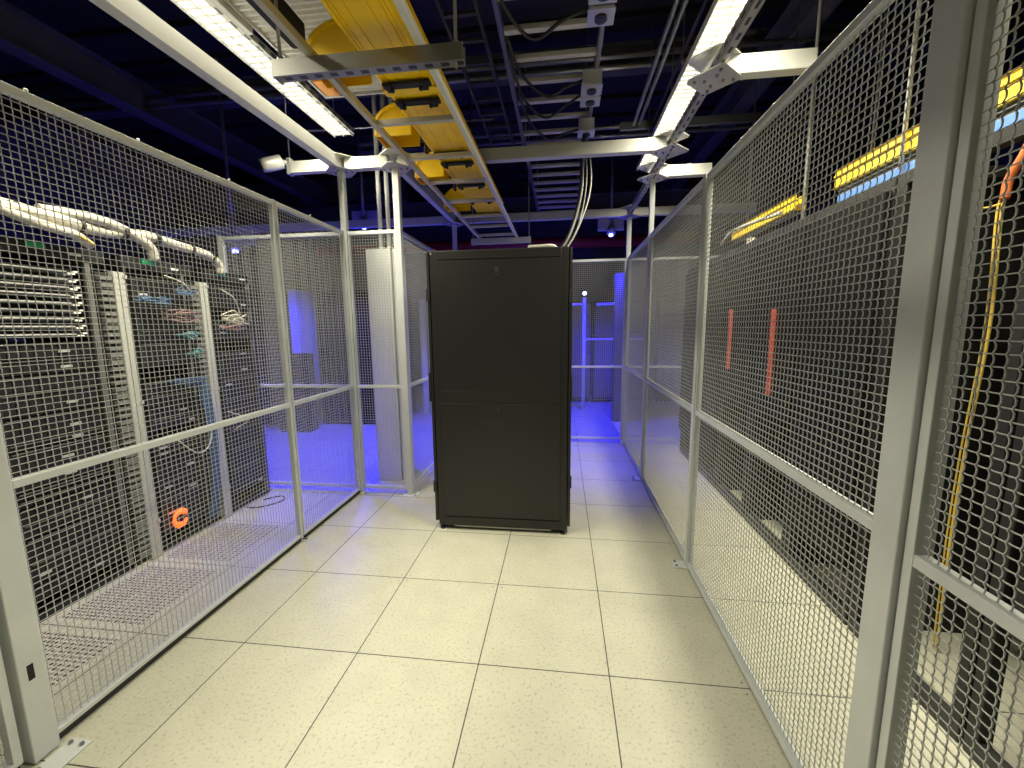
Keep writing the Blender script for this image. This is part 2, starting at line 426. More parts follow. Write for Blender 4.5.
cchan('y', XL+0.005, -2.6, Y1+0.03, 'long cream support beam above the equipment row fence', flip=-1)
bar('support_beam', 'cream crossbeam spanning from the inner post to the strip light over the black cabinet', XI+0.03, XR-0.03, Y1-0.035, Y1+0.035)
bar('support_beam', 'short cream beam joining the two tall posts above the white power panel', XL+0.06, XI-0.06, Y1-0.035, Y1+0.035)
bar('support_beam', 'cream beam stub holding the silver security camera', -0.80, XL-0.04, Y1-0.03, Y1+0.03)
bar('support_beam', 'shaded beam running back above the fence beside the black cabinet', XI-0.03, XI+0.03, Y1+0.06, Y2-0.03)
bar('support_beam', 'far crossbeam above the blue-lit end fence', XI+0.03, XR-0.03, Y2-0.035, Y2+0.035)
bar('support_beam', 'far crossbeam past the corner post above the red strip racks', XR+0.03, 3.95, Y2-0.035, Y2+0.035)
bar('support_beam', 'cream crossbeam leaving the nearest bracket plates over the mesh fence', XR+0.05, 2.97, 0.905, 0.975)
bar('support_beam', 'cream crossbeam leaving the last bracket plates over the mesh fence', XR+0.05, 2.97, 2.465, 2.535)
bar('support_beam', 'dark far crossbeam behind the power panel pipes', -4.5, XI-0.03, Y2-0.035, Y2+0.035)

def slotted(name, label, x0, x1, y0, y1, z0, z1, step=0.1):
    t = thing(name, label, 'strut', ((x0+x1)/2, (y0+y1)/2, z0), 'slotted struts beside the strip lights')
    th = 0.003
    prof = [(x0,z0),(x1,z0),(x1,z1),(x1-th,z1),(x1-th,z0+th),(x0+th,z0+th),(x0+th,z1),(x0,z1)]
    MB().prism(prof, 'y', y0, y1).build('channel', slot_mat('slotted_steel', (0.42, 0.42, 0.40), 1, step, (x0+x1)/2, 0.008, (z0+z1)/2, 0.009), t)
    return t
slotted('slotted_strut', 'slotted grey strut along the strip light above the trough side fence', 2.432, 2.476, -2.6, 3.815, 2.985, 3.045)
slotted('slotted_strut', 'dark slotted strut between the strip light and the yellow duct', -0.245, -0.212, -2.6, 1.94, 3.28, 3.32)

def bracket(cx, cy, label, arms):
    """two horizontal cross plates gripping a beam joint, with bolts"""
    t = thing('joint_bracket', label, 'bracket', (cx, cy, ZB0-0.006), 'bolted joint brackets')
    def plate(z, nm):
        h = 0.142; k = 0.018
        pts = [(cx+h, cy-k), (cx+h, cy+k), (cx+k, cy+h), (cx-k, cy+h), (cx-h, cy+k), (cx-h, cy-k), (cx-k, cy-h), (cx+k, cy-h)]
        MB().prism(pts, 'z', z, z+0.006).build(nm, M['plate'], t)
    plate(ZB0-0.006, 'lower_plate'); plate(ZB1, 'upper_plate')
    for k, d in (('e', (1,0)), ('n', (0,1)), ('w', (-1,0)), ('s', (0,-1))):
        if k not in arms: continue
        for l in (0.05, 0.105):
            bx_, by_ = cx+d[0]*l, cy+d[1]*l
            MB().tube([(bx_, by_, ZB0-0.018), (bx_, by_, ZB0-0.006)], 0.009, 6, smooth=False).build('bolt', M['bolt'], t)
    return t
bracket(XR, 0.94, 'bolted bracket plates under the strip light nearest the camera, above the mesh fence', 'enws')
bracket(XR-0.0, Y1, 'bolted bracket plates where the crossbeam over the cabinet meets the strip light', 'wns')
bracket(XR, 2.50, 'bolted bracket plates at the far end of the strip light, on the tall post', 'ewns')
bracket(XI, Y1, 'bolted bracket plates on the tall inner post beside the yellow duct', 'ewn')
bracket(XL+0.01, Y1, 'bolted bracket plates on the corner post beside the security camera', 'ews')
bracket(XR, Y2, 'bolted bracket plates on the blue-tinted far corner post', 'ews')
bracket(XI, Y2, 'bolted bracket plates on the far post below the yellow duct', 'ews')

# ------------------------------------------------------------------ strip lights
LAMP_W = 16.5
def strip_light(x0, x1, y0, y1, z, label, ztop=4.69, watts=None):
    t = thing('strip_light', label, 'ceiling light', ((x0+x1)/2, (y0+y1)/2, z), 'fluorescent strip lights')
    th = 0.006
    prof = [(x0-th, z-0.012), (x0, z-0.012), (x0, z+0.05), (x1, z+0.05), (x1, z-0.012), (x1+th, z-0.012), (x1+th, z+0.03), (x1-0.02, z+0.075), (x0+0.02, z+0.075), (x0-th, z+0.03)]
    MB().prism(prof, 'y', y0, y1).build('housing', M['lamp_body'], t)
    MB().box(x0+0.001, x1-0.001, y0+0.004, y1-0.004, z+0.004, z+0.012).build('diffuser', M['lamp_emit'], t)
    m = MB(); y = y0+0.03
    while y < y1-0.02:
        m.box(x0+0.002, x1-0.002, y, y+0.0035, z-0.010, z+0.004); y += 0.055
    m.box((x0+x1)/2-0.002, (x0+x1)/2+0.002, y0+0.005, y1-0.005, z-0.010, z+0.004)
    m.build('louvre', M['louvre'], t)
    for yy in (y0+0.15, y1-0.15):
        MB().tube([((x0+x1)/2, yy, z+0.075), ((x0+x1)/2, yy, ztop)], 0.004, 6).build('hanger', M['chrome'], t)
    l = bpy.data.lights.new('strip_lamp', 'AREA'); l.shape = 'RECTANGLE'; l.size = x1-x0-0.01; l.size_y = y1-y0-0.02
    l.energy = watts or LAMP_W; l.color = (1.0, 0.93, 0.70); l.spread = math.radians(150)
    q = bpy.data.objects.new('strip_lamp', l); q.location = ((x0+x1)/2, (y0+y1)/2, z-0.011); COL.objects.link(q)
    return t
for k, (a, b) in enumerate(((0.77, 1.99), (-0.455, 0.765), (-1.68, -0.46))):
    strip_light(-0.42, -0.255, a, b, 3.30, ('strip light ending above the corner post by the security camera', 'strip light above the equipment row fence beside the ribbed tray', 'strip light behind the camera above the equipment row fence')[k], 4.69, (50.0, 42.0, 15.0)[k])
for k, (a, b) in enumerate(((1.98, 3.20), (0.755, 1.975), (-0.47, 0.75), (-1.695, -0.475))):
    strip_light(2.42, 2.585, a, b, 3.30, ('strip light whose end hangs past the tall post above the mesh fence', 'strip light passing over the nearest bracket plates', 'strip light cut by the top photo edge above the thick post', 'strip light behind the camera above the thick post fence')[k], 4.69, (48.0, 47.0, 39.0, 15.0)[k])

strip_light(-0.98, -0.82, -1.15, 0.07, 3.15, 'added strip light, unseen, brightening the floor of the equipment row aisle', 4.69, 9.0)  # added fill light, brightens the floor outside the fence
strip_light(2.76, 2.92, -0.65, 0.57, 3.15, 'added strip light, unseen, brightening the aisle floor of the trough side racks', 4.69, 13.0)  # second added fill, brightens the floor in front of these racks

# ------------------------------------------------------------------ trapezes, white ladder, yellow duct
def trapeze(x0, x1, y0, y1, z0, z1, label, m, rods, slots):
    t = thing('trapeze_strut', label, 'strut', ((x0+x1)/2, (y0+y1)/2, z0), 'trapeze hangers')
    th = 0.004
    prof = [(y0,z0),(y1,z0),(y1,z1),(y1-0.014,z1),(y1-0.014,z1-th),(y1-th,z1-th),(y1-th,z0+th),(y0+th,z0+th),(y0+th,z1-th),(y0+0.014,z1-th),(y0+0.014,z1),(y0,z1)]
    MB().prism(prof, 'x', x0, x1).build('channel', slot_mat('slotted_galvanised', (0.26, 0.26, 0.25), 0, 0.07, (y0+y1)/2, 0.012, zmax=z0+0.001) if slots else M[m], t)
    for rx in rods:
        MB().tube([(rx, (y0+y1)/2, z0-0.02), (rx, (y0+y1)/2, 4.69)], 0.0075, 8).build('threaded_rod', M['chrome'], t)
        MB().tube([(rx, (y0+y1)/2, z1), (rx, (y0+y1)/2, z1+0.014)], 0.015, 6, smooth=False).build('nut', M['bolt'], t)
    return t
trapeze(0.356, 1.197, 0.085, 0.134, 2.670, 2.736, 'galvanised slotted trapeze strut hanging across under the yellow duct', 'galv', (0.384, 1.164), True)
trapeze(0.425, 1.205, 3.687, 3.736, 2.666, 2.736, 'cream trapeze strut hanging at the far end of the white ladder rack', 'beam', (0.45, 1.18), False)

t = thing('ladder_rack', 'white ladder rack carrying the yellow duct, running back over the cabinet', 'ladder rack', (0.77, 1.0, 2.737))
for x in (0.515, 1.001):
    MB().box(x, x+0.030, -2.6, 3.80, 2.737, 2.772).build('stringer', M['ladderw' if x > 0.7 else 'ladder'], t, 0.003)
for y in (-2.23, -1.74, -1.25, -0.76, -0.27, 0.709, 1.19, 1.672, 2.178, 2.692, 3.141, 3.59):
    MB().box(0.545, 1.001, y-0.016, y+0.016, 2.740, 2.768).build('rung', M['ladder'], t, 0.003)

t = thing('fiber_duct', 'yellow cable duct lying on the white ladder rack with drop-outs along one side', 'cable duct', (0.82, 0.3, 2.80))
DZ, DX0, DX1, DW = 2.81, 0.683, 0.964, 2.92
m = MB(); th = 0.005
prof = [(DX0,DZ+0.016),(DX0+0.016,DZ),(DX1-0.016,DZ),(DX1,DZ+0.016),(DX1,DW-0.005),(DX1+0.010,DW-0.005),(DX1+0.010,DW),(DX1-th,DW),(DX1-th,DZ+0.02),(DX1-0.018,DZ+th),(DX0+0.018,DZ+th),(DX0+th,DZ+0.02),(DX0+th,DW),(DX0-0.010,DW),(DX0-0.010,DW-0.005),(DX0,DW-0.005)]
y0 = -2.6
for y1 in (-0.9, 0.52, 1.337, 2.096, 2.888):
    m.prism(prof, 'y', y0, y1-0.005); y0 = y1
m.build('trough', M['yel'], t)
rb = MB()
for x in (DX0+0.028, DX0+0.045, DX0+0.09, DX1-0.102, DX1-0.053, DX1-0.037):
    rb.box(x-0.0035, x+0.0035, -2.6, 2.87, DZ-0.005, DZ+0.001)
rb.build('rib_pattern', M['yel'], t)
for y in (-0.9, 0.52, 1.337, 2.096):      # couplers
    mm = MB(); mm.box(DX0-0.007, DX1+0.007, y-0.028, y+0.028, DZ-0.008, DZ-0.005)
    mm.box(DX0-0.008, DX0-0.003, y-0.028, y+0.028, DZ-0.005, DW+0.003); mm.box(DX1+0.003, DX1+0.008, y-0.028, y+0.028, DZ-0.005, DW+0.003)
    mm.build('coupler', M['yel'], t, 0.002)
for y in (0.44, 0.60, 1.264, 1.435, 1.909, 2.34, 2.79):   # black clamps under the duct
    mm = MB(); mm.box(0.705, 0.95, y-0.022, y+0.022, 2.786, DZ-0.0085)
    for x in (0.735, 0.915): mm.box(x-0.017, x+0.017, y-0.032, y+0.032, 2.776, 2.792)
    for x in (0.75, 0.90): mm.tube([(x, y, 2.762), (x, y, 2.786)], 0.011, 8)
    mm.build('clamp', M['blk2'], t, 0.003)
for y in (0.228, 0.914, 1.62, 2.423):      # rounded side drop-outs
    hood = MB(); x_o, z_t, z_b, dep = 0.438, 2.965, 2.776, 0.155
    xi = DX0-0.012; xc = 0.62; zc = 2.845
    arc = [(xi, z_t)] + [(xc-(xc-x_o)*math.sin(a), zc+(z_t-zc)*math.cos(a)) for a in [PI/2*i/12 for i in range(13)]] + [(x_o, z_b)]
    inn = [(p if i == 0 else p+0.005, q-0.005 if i < len(arc)-1 else q) for i, (p, q) in enumerate(arc)]
    hood.prism(arc + inn[::-1], 'y', y, y+dep)
    side = arc + [(xi, z_b)]
    hood.prism(side, 'y', y-0.004, y+0.001); hood.prism(side, 'y', y+dep-0.001, y+dep+0.004)
    rim = arc + [(p if i == 0 else p+0.013, q-0.013 if i < len(arc)-1 else q) for i, (p, q) in enumerate(arc)][::-1]
    hood.prism(rim, 'y', y-0.012, y-0.004); hood.prism(rim, 'y', y+dep+0.004, y+dep+0.010)
    hood.build('drop_out', M['yel'], t)
    lin = [(p+0.006, q-0.006) for p, q in arc[1:-1]] + [(x_o+0.006, z_b+0.004)]
    ln2 = [(p+0.003, q-0.003) for p, q in lin]
    MB().prism(lin + ln2[::-1], 'y', y+0.004, y+dep-0.004).build('drop_out_glow', M['orange'], t)  # orange sheet paints the warm light inside the yellow drop-out
for y in (1.20, 1.95):                  # black latches on the side
    MB().box(DX0-0.028, DX0-0.011, y, y+0.06, DZ-0.025, DZ+0.10).build('latch', M['blk2'], t, 0.003)

# ribbed tray and dark box by the first strip light
t = thing('ribbed_tray', 'ribbed grey metal tray above the strip light and the slotted trapeze', 'cable tray', (0.05, -0.5, 3.30))
m = MB(); y = -2.4
while y < 1.40:
    m.prism([(y, 3.335), (y+0.014, 3.312), (y+0.026, 3.312), (y+0.040, 3.335), (y+0.040, 3.339), (y, 3.339)], 'x', -0.15, 0.35); y += 0.040
m.build('ribbed_sheet', M['tray'], t)
MB().box(-0.162, -0.15, -2.4, 1.42, 3.30, 3.38).build('side_rail', M['tray'], t)
MB().box(0.35, 0.362, -2.4, 1.42, 3.30, 3.38).build('side_rail', M['tray'], t)
MB().box(-0.15, 0.35, 1.405, 1.42, 3.30, 3.38).build('end_rail', M['beam'], t)
for x in (-0.13, 0.34):
    for yy in (-1.0, 1.3): MB().tube([(x, yy, 3.339), (x, yy, 4.69)], 0.005, 6).build('hanger_rod', M['chrome'], t)
tag(MB().box(-0.200, -0.170, -2.5, 0.70, 3.27, 3.315).build('edge_rail', M['beam'], None, 0.003), 'cream rail running beside the strip light and ending above the trapeze', 'rail')
o = MB().box(-0.13, -0.03, 1.20, 1.38, 3.292, 3.3115).build('orange_plate', M['orange'], None, 0.003)
tag(o, 'small orange plate under the far end of the ribbed tray', 'plate')
t = thing('hanging_box', 'dark grey box hanging under the ribbed tray by the strip light', 'box', (0.32, 0.2, 2.99))
MB().prism([(0.225, 3.02), (0.242, 2.995), (0.305, 2.995), (0.32, 3.02), (0.32, 3.10), (0.225, 3.10)], 'y', 0.02, 0.42).build('case', M['dgrey'], t, 0.004)
MB().box(0.242, 0.305, 0.42, 0.435, 3.0, 3.06).build('end_cover', M['blk2'], t, 0.003)
MB().tube([(0.275, 0.435, 3.03), (0.275, 0.439, 3.03)], 0.007, 8).build('screw', M['silver'], t)
MB().tube([(0.275, 0.2, 3.10), (0.275, 0.2, 3.312)], 0.012, 8).build('stem', M['dgrey'], t)

# ------------------------------------------------------------------ middle ladder with outlet boxes
t = thing('cable_ladder', 'grey cable ladder hung high above the middle of the aisle with outlet boxes', 'ladder rack', (1.52, 2.5, 3.45))
for x in (1.19, 1.83): MB().box(x, x+0.03, -1.0, 5.5, 3.45, 3.54).build('stringer', M['pipe'], t, 0.003)
y = -0.78
while y < 5.45:
    MB().box(1.22, 1.83, y-0.022, y+0.022, 3.475, 3.51).build('rung', M['ladder'], t, 0.004); y += 0.283
for (x, y) in ((1.205, 0.3), (1.845, 0.3), (1.205, 3.0), (1.845, 3.0), (1.205, 5.2), (1.845, 5.2)):
    MB().tube([(x, y, 3.54), (x, y, 4.69)], 0.006, 6).build('hanger_rod', M['chrome'], t)
spots = ((0.70, 'nearest outlet box under the grey cable ladder, cut by the photo edge'), (0.87, 'outlet box just behind the nearest one under the cable ladder'),
         (1.60, 'front outlet box of the middle pair under the cable ladder'), (1.76, 'rear outlet box of the middle pair under the cable ladder'),
         (2.30, 'single outlet box furthest along the cable ladder, cables leaving it'))
for i, (y, lb) in enumerate(spots):
    t = thing('outlet_box', lb, 'outlet box', (1.815, y+0.07, 3.34), 'outlet boxes on the cable ladder')
    MB().box(1.745, 1.885, y, y+0.145, 3.345, 3.449).build('box', M['box'], t, 0.004)
    MB().box(1.738, 1.892, y+0.004, y+0.141, 3.339, 3.345).build('face_plate', M['box'], t, 0.002)
    MB().tube([(1.815, y+0.072, 3.326), (1.815, y+0.072, 3.339)], 0.036, 18).build('socket', M['outlet'], t)
    MB().tube([(1.815, y+0.072, 3.323), (1.815, y+0.072, 3.326)], 0.02, 14).build('socket_core', M['dgrey'], t)
cords = (([(1.20, 0.45, 3.5), (1.26, 0.75, 3.36), (1.42, 0.95, 3.27), (1.6, 0.9, 3.32), (1.75, 0.94, 3.40)], 'black power cord drooping nearest across the cable ladder'),
         ([(1.22, 1.25, 3.52), (1.30, 1.5, 3.40), (1.48, 1.68, 3.33), (1.62, 1.66, 3.37), (1.75, 1.66, 3.41)], 'black power cord drooping to the front box of the middle pair'),
         ([(1.22, 1.35, 3.5), (1.29, 1.75, 3.38), (1.45, 1.95, 3.31), (1.62, 1.9, 3.36), (1.75, 1.84, 3.41)], 'black power cord drooping to the rear box of the middle pair'),
         ([(1.23, 1.9, 3.52), (1.30, 2.15, 3.40), (1.46, 2.36, 3.32), (1.6, 2.36, 3.35), (1.75, 2.38, 3.39)], 'black power cord drooping to the last single outlet box'))
for pts, lb in cords:
    tag(MB().tube(curve_pts(pts), 0.011, 8).build('power_cable', M['cable_k']), lb, 'cable', 'power cables on the cable ladder')
drop = (([(1.80, 2.37, 3.33), (1.776, 2.3, 3.2), (1.774, 2.2, 3.01), (1.762, 2.05, 2.756), (1.716, 1.9, 2.513), (1.649, 1.7, 2.289), (1.58, 1.6, 2.165)], 0.018, 'cable_k', 'thick black cable dropping from the last outlet box to the cabinet top'),
        ([(1.82, 2.40, 3.33), (1.836, 2.3, 3.2), (1.85, 2.2, 3.0), (1.845, 2.08, 2.80), (1.80, 1.93, 2.58), (1.70, 1.72, 2.31), (1.61, 1.62, 2.158)], 0.008, 'cable_g', 'grey cable bowing outward from the last outlet box to the cabinet'),
        ([(1.825, 2.42, 3.33), (1.815, 2.36, 3.2), (1.82, 2.28, 3.0), (1.805, 2.13, 2.78), (1.76, 1.97, 2.52), (1.685, 1.79, 2.30), (1.58, 1.70, 2.156)], 0.007, 'cable_g', 'straighter grey cable beside the thick black drop cable'))
for pts, r, mm, lb in drop:
    tag(MB().tube(curve_pts(pts), r, 8).build('drop_cable', M[mm]), lb, 'cable', 'cables dropping to the cabinet')

# ------------------------------------------------------------------ the black cabinet
CX0, CX1, CY0, CY1, CZ = 0.640, 1.650, 1.268, 1.93, 2.145
t = thing('server_cabinet', 'closed black server cabinet standing alone in the middle of the tiles', 'cabinet', (1.146, 1.6, 0))
m = MB(); m.box(CX0, CX1, CY0, CY1, 0.032, CZ); m.build('body', M['blk'], t, 0.006)
MB().box(CX0+0.05, CX1-0.05, CY0-0.009, CY0, 1.122, 2.072).build('side_panel', M['blk'], t, 0.003)
MB().box(CX0+0.05, CX1-0.05, CY0-0.009, CY0, 0.115, 1.020).build('side_panel', M['blk'], t, 0.003)
MB().box(CX0+0.05, CX1-0.05, CY0-0.007, CY0, 1.024, 1.118).build('centre_bar', M['blk'], t, 0.004)
MB().box(CX0+0.05, CX1-0.05, CY0-0.009, CY0, 2.077, 2.138).build('top_bar', M['blk'], t, 0.004)
MB().box(CX0+0.05, CX1-0.05, CY0-0.009, CY0, 0.036, 0.108).build('plinth', M['blk'], t, 0.004)
for z in (1.985, 0.972):
    l = MB().box(1.124, 1.160, CY0-0.013, CY0-0.009, z-0.034, z+0.034).build('latch', M['blk2'], t, 0.004)
    MB().box(1.133, 1.151, CY0-0.017, CY0-0.013, z-0.004, z+0.026).build('latch_paddle', M['dgrey'], l, 0.002)
    MB().tube([(1.142, CY0-0.017, z-0.02), (1.142, CY0-0.013, z-0.02)], 0.005, 10).build('lock', M['dgrey'], l)
for x0, x1, nm in ((CX0-0.028, CX0-0.005, 'door'), (CX1+0.005, CX1+0.026, 'door')):
    d = MB().box(x0, x1, CY0+0.004, CY1-0.004, 0.062, CZ-0.008).build(nm, M['blk'], t, 0.005)
    for z in ((0.42, 1.80) if x0 > 1 else (0.35, 1.83)):
        MB().box((x0 if x0 > 1 else x0-0.006), (x1+0.008 if x0 > 1 else x1), CY0-0.006, CY0+0.03, z-0.045, z+0.045).build('hinge', M['blk2'], d, 0.004)
    if x0 > 1: MB().box(x1-0.004, x1+0.008, CY0-0.004, CY0+0.04, 1.05, 1.22).build('handle', M['blk2'], d, 0.004)
    else: MB().box(x0-0.012, x0+0.004, CY0-0.006, CY0+0.04, 1.03, 1.25).build('handle', M['blk2'], d, 0.004)
for x in (CX0+0.03, CX1-0.03):
    for y in (CY0+0.014, CY1-0.014):
        f = MB(); f.tube([(x, y, 0), (x, y, 0.014)], 0.020, 12); f.tube([(x, y, 0.014), (x, y, 0.033)], 0.008, 8)
        f.build('levelling_foot', M['blk2'], t)
MB().box(CX0+0.12, CX1-0.12, CY0+0.02, CY0+0.05, 0.012, 0.032).build('base_rail', M['galv'], t)
MB().tube([(CX0+0.012, CY0-0.004, CZ-0.022), (CX0+0.012, CY0, CZ-0.022)], 0.006, 8).build('corner_screw', M['silver'], t)
cb_ = MB().tube(curve_pts([(1.36, 1.34, CZ+0.015), (1.45, 1.33, CZ+0.015), (1.53, 1.335, CZ+0.018), (1.56, 1.40, CZ+0.014)]), 0.014, 8).build('cable_end', M['cable_w'])
tag(cb_, 'short white cable end lying on top of the black cabinet', 'cable')

# ------------------------------------------------------------------ security camera
t = thing('security_camera', 'silver bullet security camera on the end of the cream beam stub', 'camera', (-0.84, 1.9, 3.0))
MB().box(-0.835, -0.80, 1.87, 1.93, 2.96, 3.10).build('mount', M['plate'], t, 0.004)
MB().tube([(-0.83, 1.895, 3.06), (-0.87, 1.87, 3.06), (-0.90, 1.85, 3.045)], 0.024, 10).build('arm', M['plate'], t)
MB().tube([(-0.872, 1.865, 3.065), (-0.965, 1.79, 3.015), (-0.995, 1.766, 3.0)], [0.058, 0.058, 0.052], 20).build('barrel', M['silver'], t)
MB().tube([(-0.995, 1.766, 3.0), (-1.0, 1.762, 2.997)], 0.040, 16).build('lens', M['outlet'], t)
MB().tube([(-0.817, 1.9, 3.10), (-0.817, 1.9, 4.69)], 0.006, 8).build('conduit', M['pipe'], t)

# ------------------------------------------------------------------ white power panel with conduits
t = thing('distribution_cabinet', 'tall white power panel standing behind the narrow mesh panel', 'power panel', (-0.16, 2.36, 0))
MB().box(-0.315, -0.06, 2.22, 2.62, 0.0, 2.36).build('enclosure', M['white'], t, 0.006)
MB().box(-0.295, -0.085, 2.212, 2.22, 0.12, 2.28).build('front_cover', M['white'], t, 0.004)
MB().box(-0.05, 0.0, 2.24, 2.34, 0.0, 2.36).build('side_channel', M['white'], t, 0.004)
for x in (-0.20, -0.115, -0.03):
    MB().tube([(x, 2.34, 2.36), (x, 2.34, 4.69)], 0.021, 12).build('conduit', M['white'], t)
    MB().tube([(x, 2.34, 2.36), (x, 2.34, 2.40)], 0.029, 12).build('fitting', M['plate'], t)
    MB().box(x-0.04, x+0.03, 2.32, 2.36, 2.53, 2.55).build('pipe_clamp', M['plate'], t)

# ------------------------------------------------------------------ equipment row behind the first fence
FX = -1.24
def ordw(i): return ['topmost', 'second', 'third', 'fourth', 'fifth', 'sixth', 'seventh', 'eighth', 'ninth', 'tenth', 'eleventh', 'twelfth', 'thirteenth', 'fourteenth', 'fifteenth', 'sixteenth', 'seventeenth', 'eighteenth', 'nineteenth', 'twentieth'][i]
bays = (('nearest open bay', -0.62, -0.075), ('bay before the nearer white cable manager', -0.035, 0.50), ('bay between the two white cable managers', 0.71, 1.12), ('end bay next to the blue-lit floor', 1.34, 1.77))
for nm, y0, y1 in bays:
    t = thing('equipment_rack', 'black equipment rack frame forming the %s' % nm, 'rack', (FX-0.4, (y0+y1)/2, 0), 'black racks of the equipment row')
    for yy in (y0-0.012, y1-0.012):
        for xx in (FX-0.03, FX-0.80):
            MB().box(xx, xx+0.03, yy, yy+0.024, 0.0, 2.0).build('upright', M['rack'] if xx < FX-0.1 or yy < y1-0.05 else M['sgrey'], t, 0.002)
    MB().box(FX-0.80, FX, y0-0.018, min(y1+(0.018 if y0 < -0.5 else 0.09), 1.783), 2.0, 2.075).build('top_frame', M['rack'], t, 0.003)
    MB().box(FX-0.80, FX, y0-0.012, y1+0.012, 0.0, 0.05).build('base', M['rack'], t, 0.003)
    MB().box(FX-0.84, FX-0.80, y0-0.018, min(y1+(0.018 if y0 < -0.5 else 0.09), 1.783), 0.0, 2.0).build('back_panel', M['blk2'], t)
    MB().box(FX-0.002, FX+0.004, y1-0.09, y1-0.03, 2.03, 2.045).build('label', M['label'], t)
tg = (('green tag on the rack top in the corner of the photo', 0.22), ('green tag where the white bundle dips into the row', 0.83), ('green tag at the far end of the white cable bundle', 1.44))
for lb, y in tg:
    tag(MB().box(FX+0.0, FX+0.006, y, y+0.085, 2.045, 2.072).build('rack_tag', M['green'], None, 0.001), lb, 'tag', 'green rack tags')
tag(MB().box(FX-0.80, FX-0.0, 1.784, 1.80, 0.0, 1.999).build('end_panel', M['blk2'], None, 0.003), 'black end panel closing the equipment row beside the blue floor', 'panel')

def manager(y, label):
    t = thing('cable_manager', label, 'cable manager', (FX, y, 0), 'white vertical cable managers')
    MB().box(FX-0.02, FX+0.02, y+0.0, y+0.075, 0.0, 1.965).build('cover', M['manager'], t, 0.004)
    MB().box(FX-0.16, FX-0.021, y-0.072, y+0.07, 0.0, 1.955).build('channel', M['dgrey'], t, 0.003)
    f = MB(); z = 0.06
    while z < 1.92:
        f.box(FX-0.02, FX+0.012, y-0.07, y-0.004, z, z+0.024); z += 0.044
    f.build('finger_pattern', M['fing'], t)
    for z in (0.25, 1.1, 1.93):
        MB().box(FX+0.02, FX+0.027, y+0.055, y+0.078, z, z+0.02).build('cover_latch', M['silver'], t)
    return t
manager(0.62, 'white vertical cable manager with slots, nearer one beside the stacked grey panels')
manager(1.24, 'white vertical cable manager further along, blue and teal cables beside it')

def server(y0, z, h, kind, label, group):
    t = thing('rack_server', label, 'server', (FX, y0, z), group)
    W_ = SW-(0.05 if kind == 'panel' else 0); yy = y0+0.018
    if kind == 'panel':
        MB().box(FX-0.25, FX-0.03, yy, yy+W_, z, z+h).build('body', M['dgrey'], t)
        MB().prism([(FX-0.03, z+0.004), (FX+0.025, z+0.008), (FX+0.03, z+0.016), (FX+0.025, z+0.024), (FX-0.03, z+0.024)], 'y', yy, yy+W_-0.06).build('face_plate', M['sgrey'], t)
        MB().box(FX+0.0, FX+0.028, yy+W_-0.055, yy+W_-0.02, z+0.006, z+0.016).build('label', M['label'], t)
        MB().box(FX-0.005, FX+0.01, yy+W_-0.012, yy+W_+0.012, z+0.02, z+0.03).build('end_tag', M['label'], t)
    else:
        MB().box(FX-0.65, FX-0.012, yy, yy+W_, z, z+h-0.004).build('body', M['rack'], t)
        m = MB(); n = 8; dz = h-0.010
        for k in range(n):
            a = yy+0.03+k*(W_-0.06)/n; b = a+(W_-0.06)/n-0.004
            m.box(FX-0.012, FX+0.004, a, b, z+0.004, z+dz)
        m.build('drive_bays', M['server'], t)
        for a in (yy, yy+W_-0.022): MB().box(FX-0.012, FX+0.018, a, a+0.022, z+0.004, z+dz).build('handle', M['dgrey'], t, 0.003)
        MB().box(FX+0.004, FX+0.010, yy+0.03, yy+W_-0.03, z+dz-0.006, z+dz-0.001).build('trim_line', M['sgrey'], t)
        if kind == 'tagged':
            a = yy+random.choice((0.05, 0.24, 0.30)); MB().box(FX+0.004, FX+0.009, a, a+0.055, z+h*0.3, z+h*0.3+0.014).build('label', M['silver'], t)
    return t
for bi, (nm, y0, y1) in enumerate(bays):
    SW = y1-y0-0.04
    z = 1.955; i = 0
    if bi == 1:
        for k in range(9):
            z -= 0.0445
            server(y0, z, 0.04, 'panel', '%s slim grey cable panel in the stack beside the nearer cable manager' % ordw(k), 'slim grey panels of the equipment row')
        z -= 0.02
    g = 'black servers of the equipment row'
    gap = {0: [], 1: [], 2: [4, 8], 3: [2, 5]}[bi]
    while z > 0.16:
        h = random.choice((0.044, 0.088, 0.088, 0.132)) if bi < 2 else random.choice((0.044, 0.088, 0.178))
        if z-h < 0.06: break
        z -= h
        if i in gap: z -= 0.10
        server(y0, max(z, 0.055), h, random.choice(('tagged', 'tagged', 'plain')), '%s black server from the top in the %s' % (ordw(min(i, 19)).capitalize() if i else 'Topmost', nm), g)
        i += 1

# white bundle along the rack tops, ties, dives
pts = [(-1.27, -2.2, 2.27), (-1.24, -0.9, 2.25), (-1.20, -0.2, 2.24), (-1.18, 0.1, 2.225), (-1.19, 0.35, 2.21), (-1.22, 0.6, 2.20), (-1.21, 0.85, 2.23), (-1.22, 1.1, 2.21), (-1.22, 1.32, 2.19), (-1.225, 1.45, 2.13), (-1.23, 1.47, 2.06)]
t = thing('cable_bundle', 'thick white cable bundle with black ties along the rack tops', 'cables', (-1.22, 0.4, 2.1))
MB().tube(curve_pts(pts), 0.034, 12).build('bundle', M['cable_w'], t)
MB().tube(curve_pts([(-1.21, 0.28, 2.245), (-1.19, 0.5, 2.26), (-1.2, 0.68, 2.24), (-1.2, 0.85, 2.17), (-1.215, 0.90, 2.08)]), 0.032, 10).build('branch', M['cable_w'], t)
MB().tube(curve_pts([(-1.16, 0.05, 2.21), (-1.15, 0.22, 2.16), (-1.17, 0.40, 2.14), (-1.20, 0.50, 2.10)]), 0.026, 10).build('branch', M['cable_w'], t)
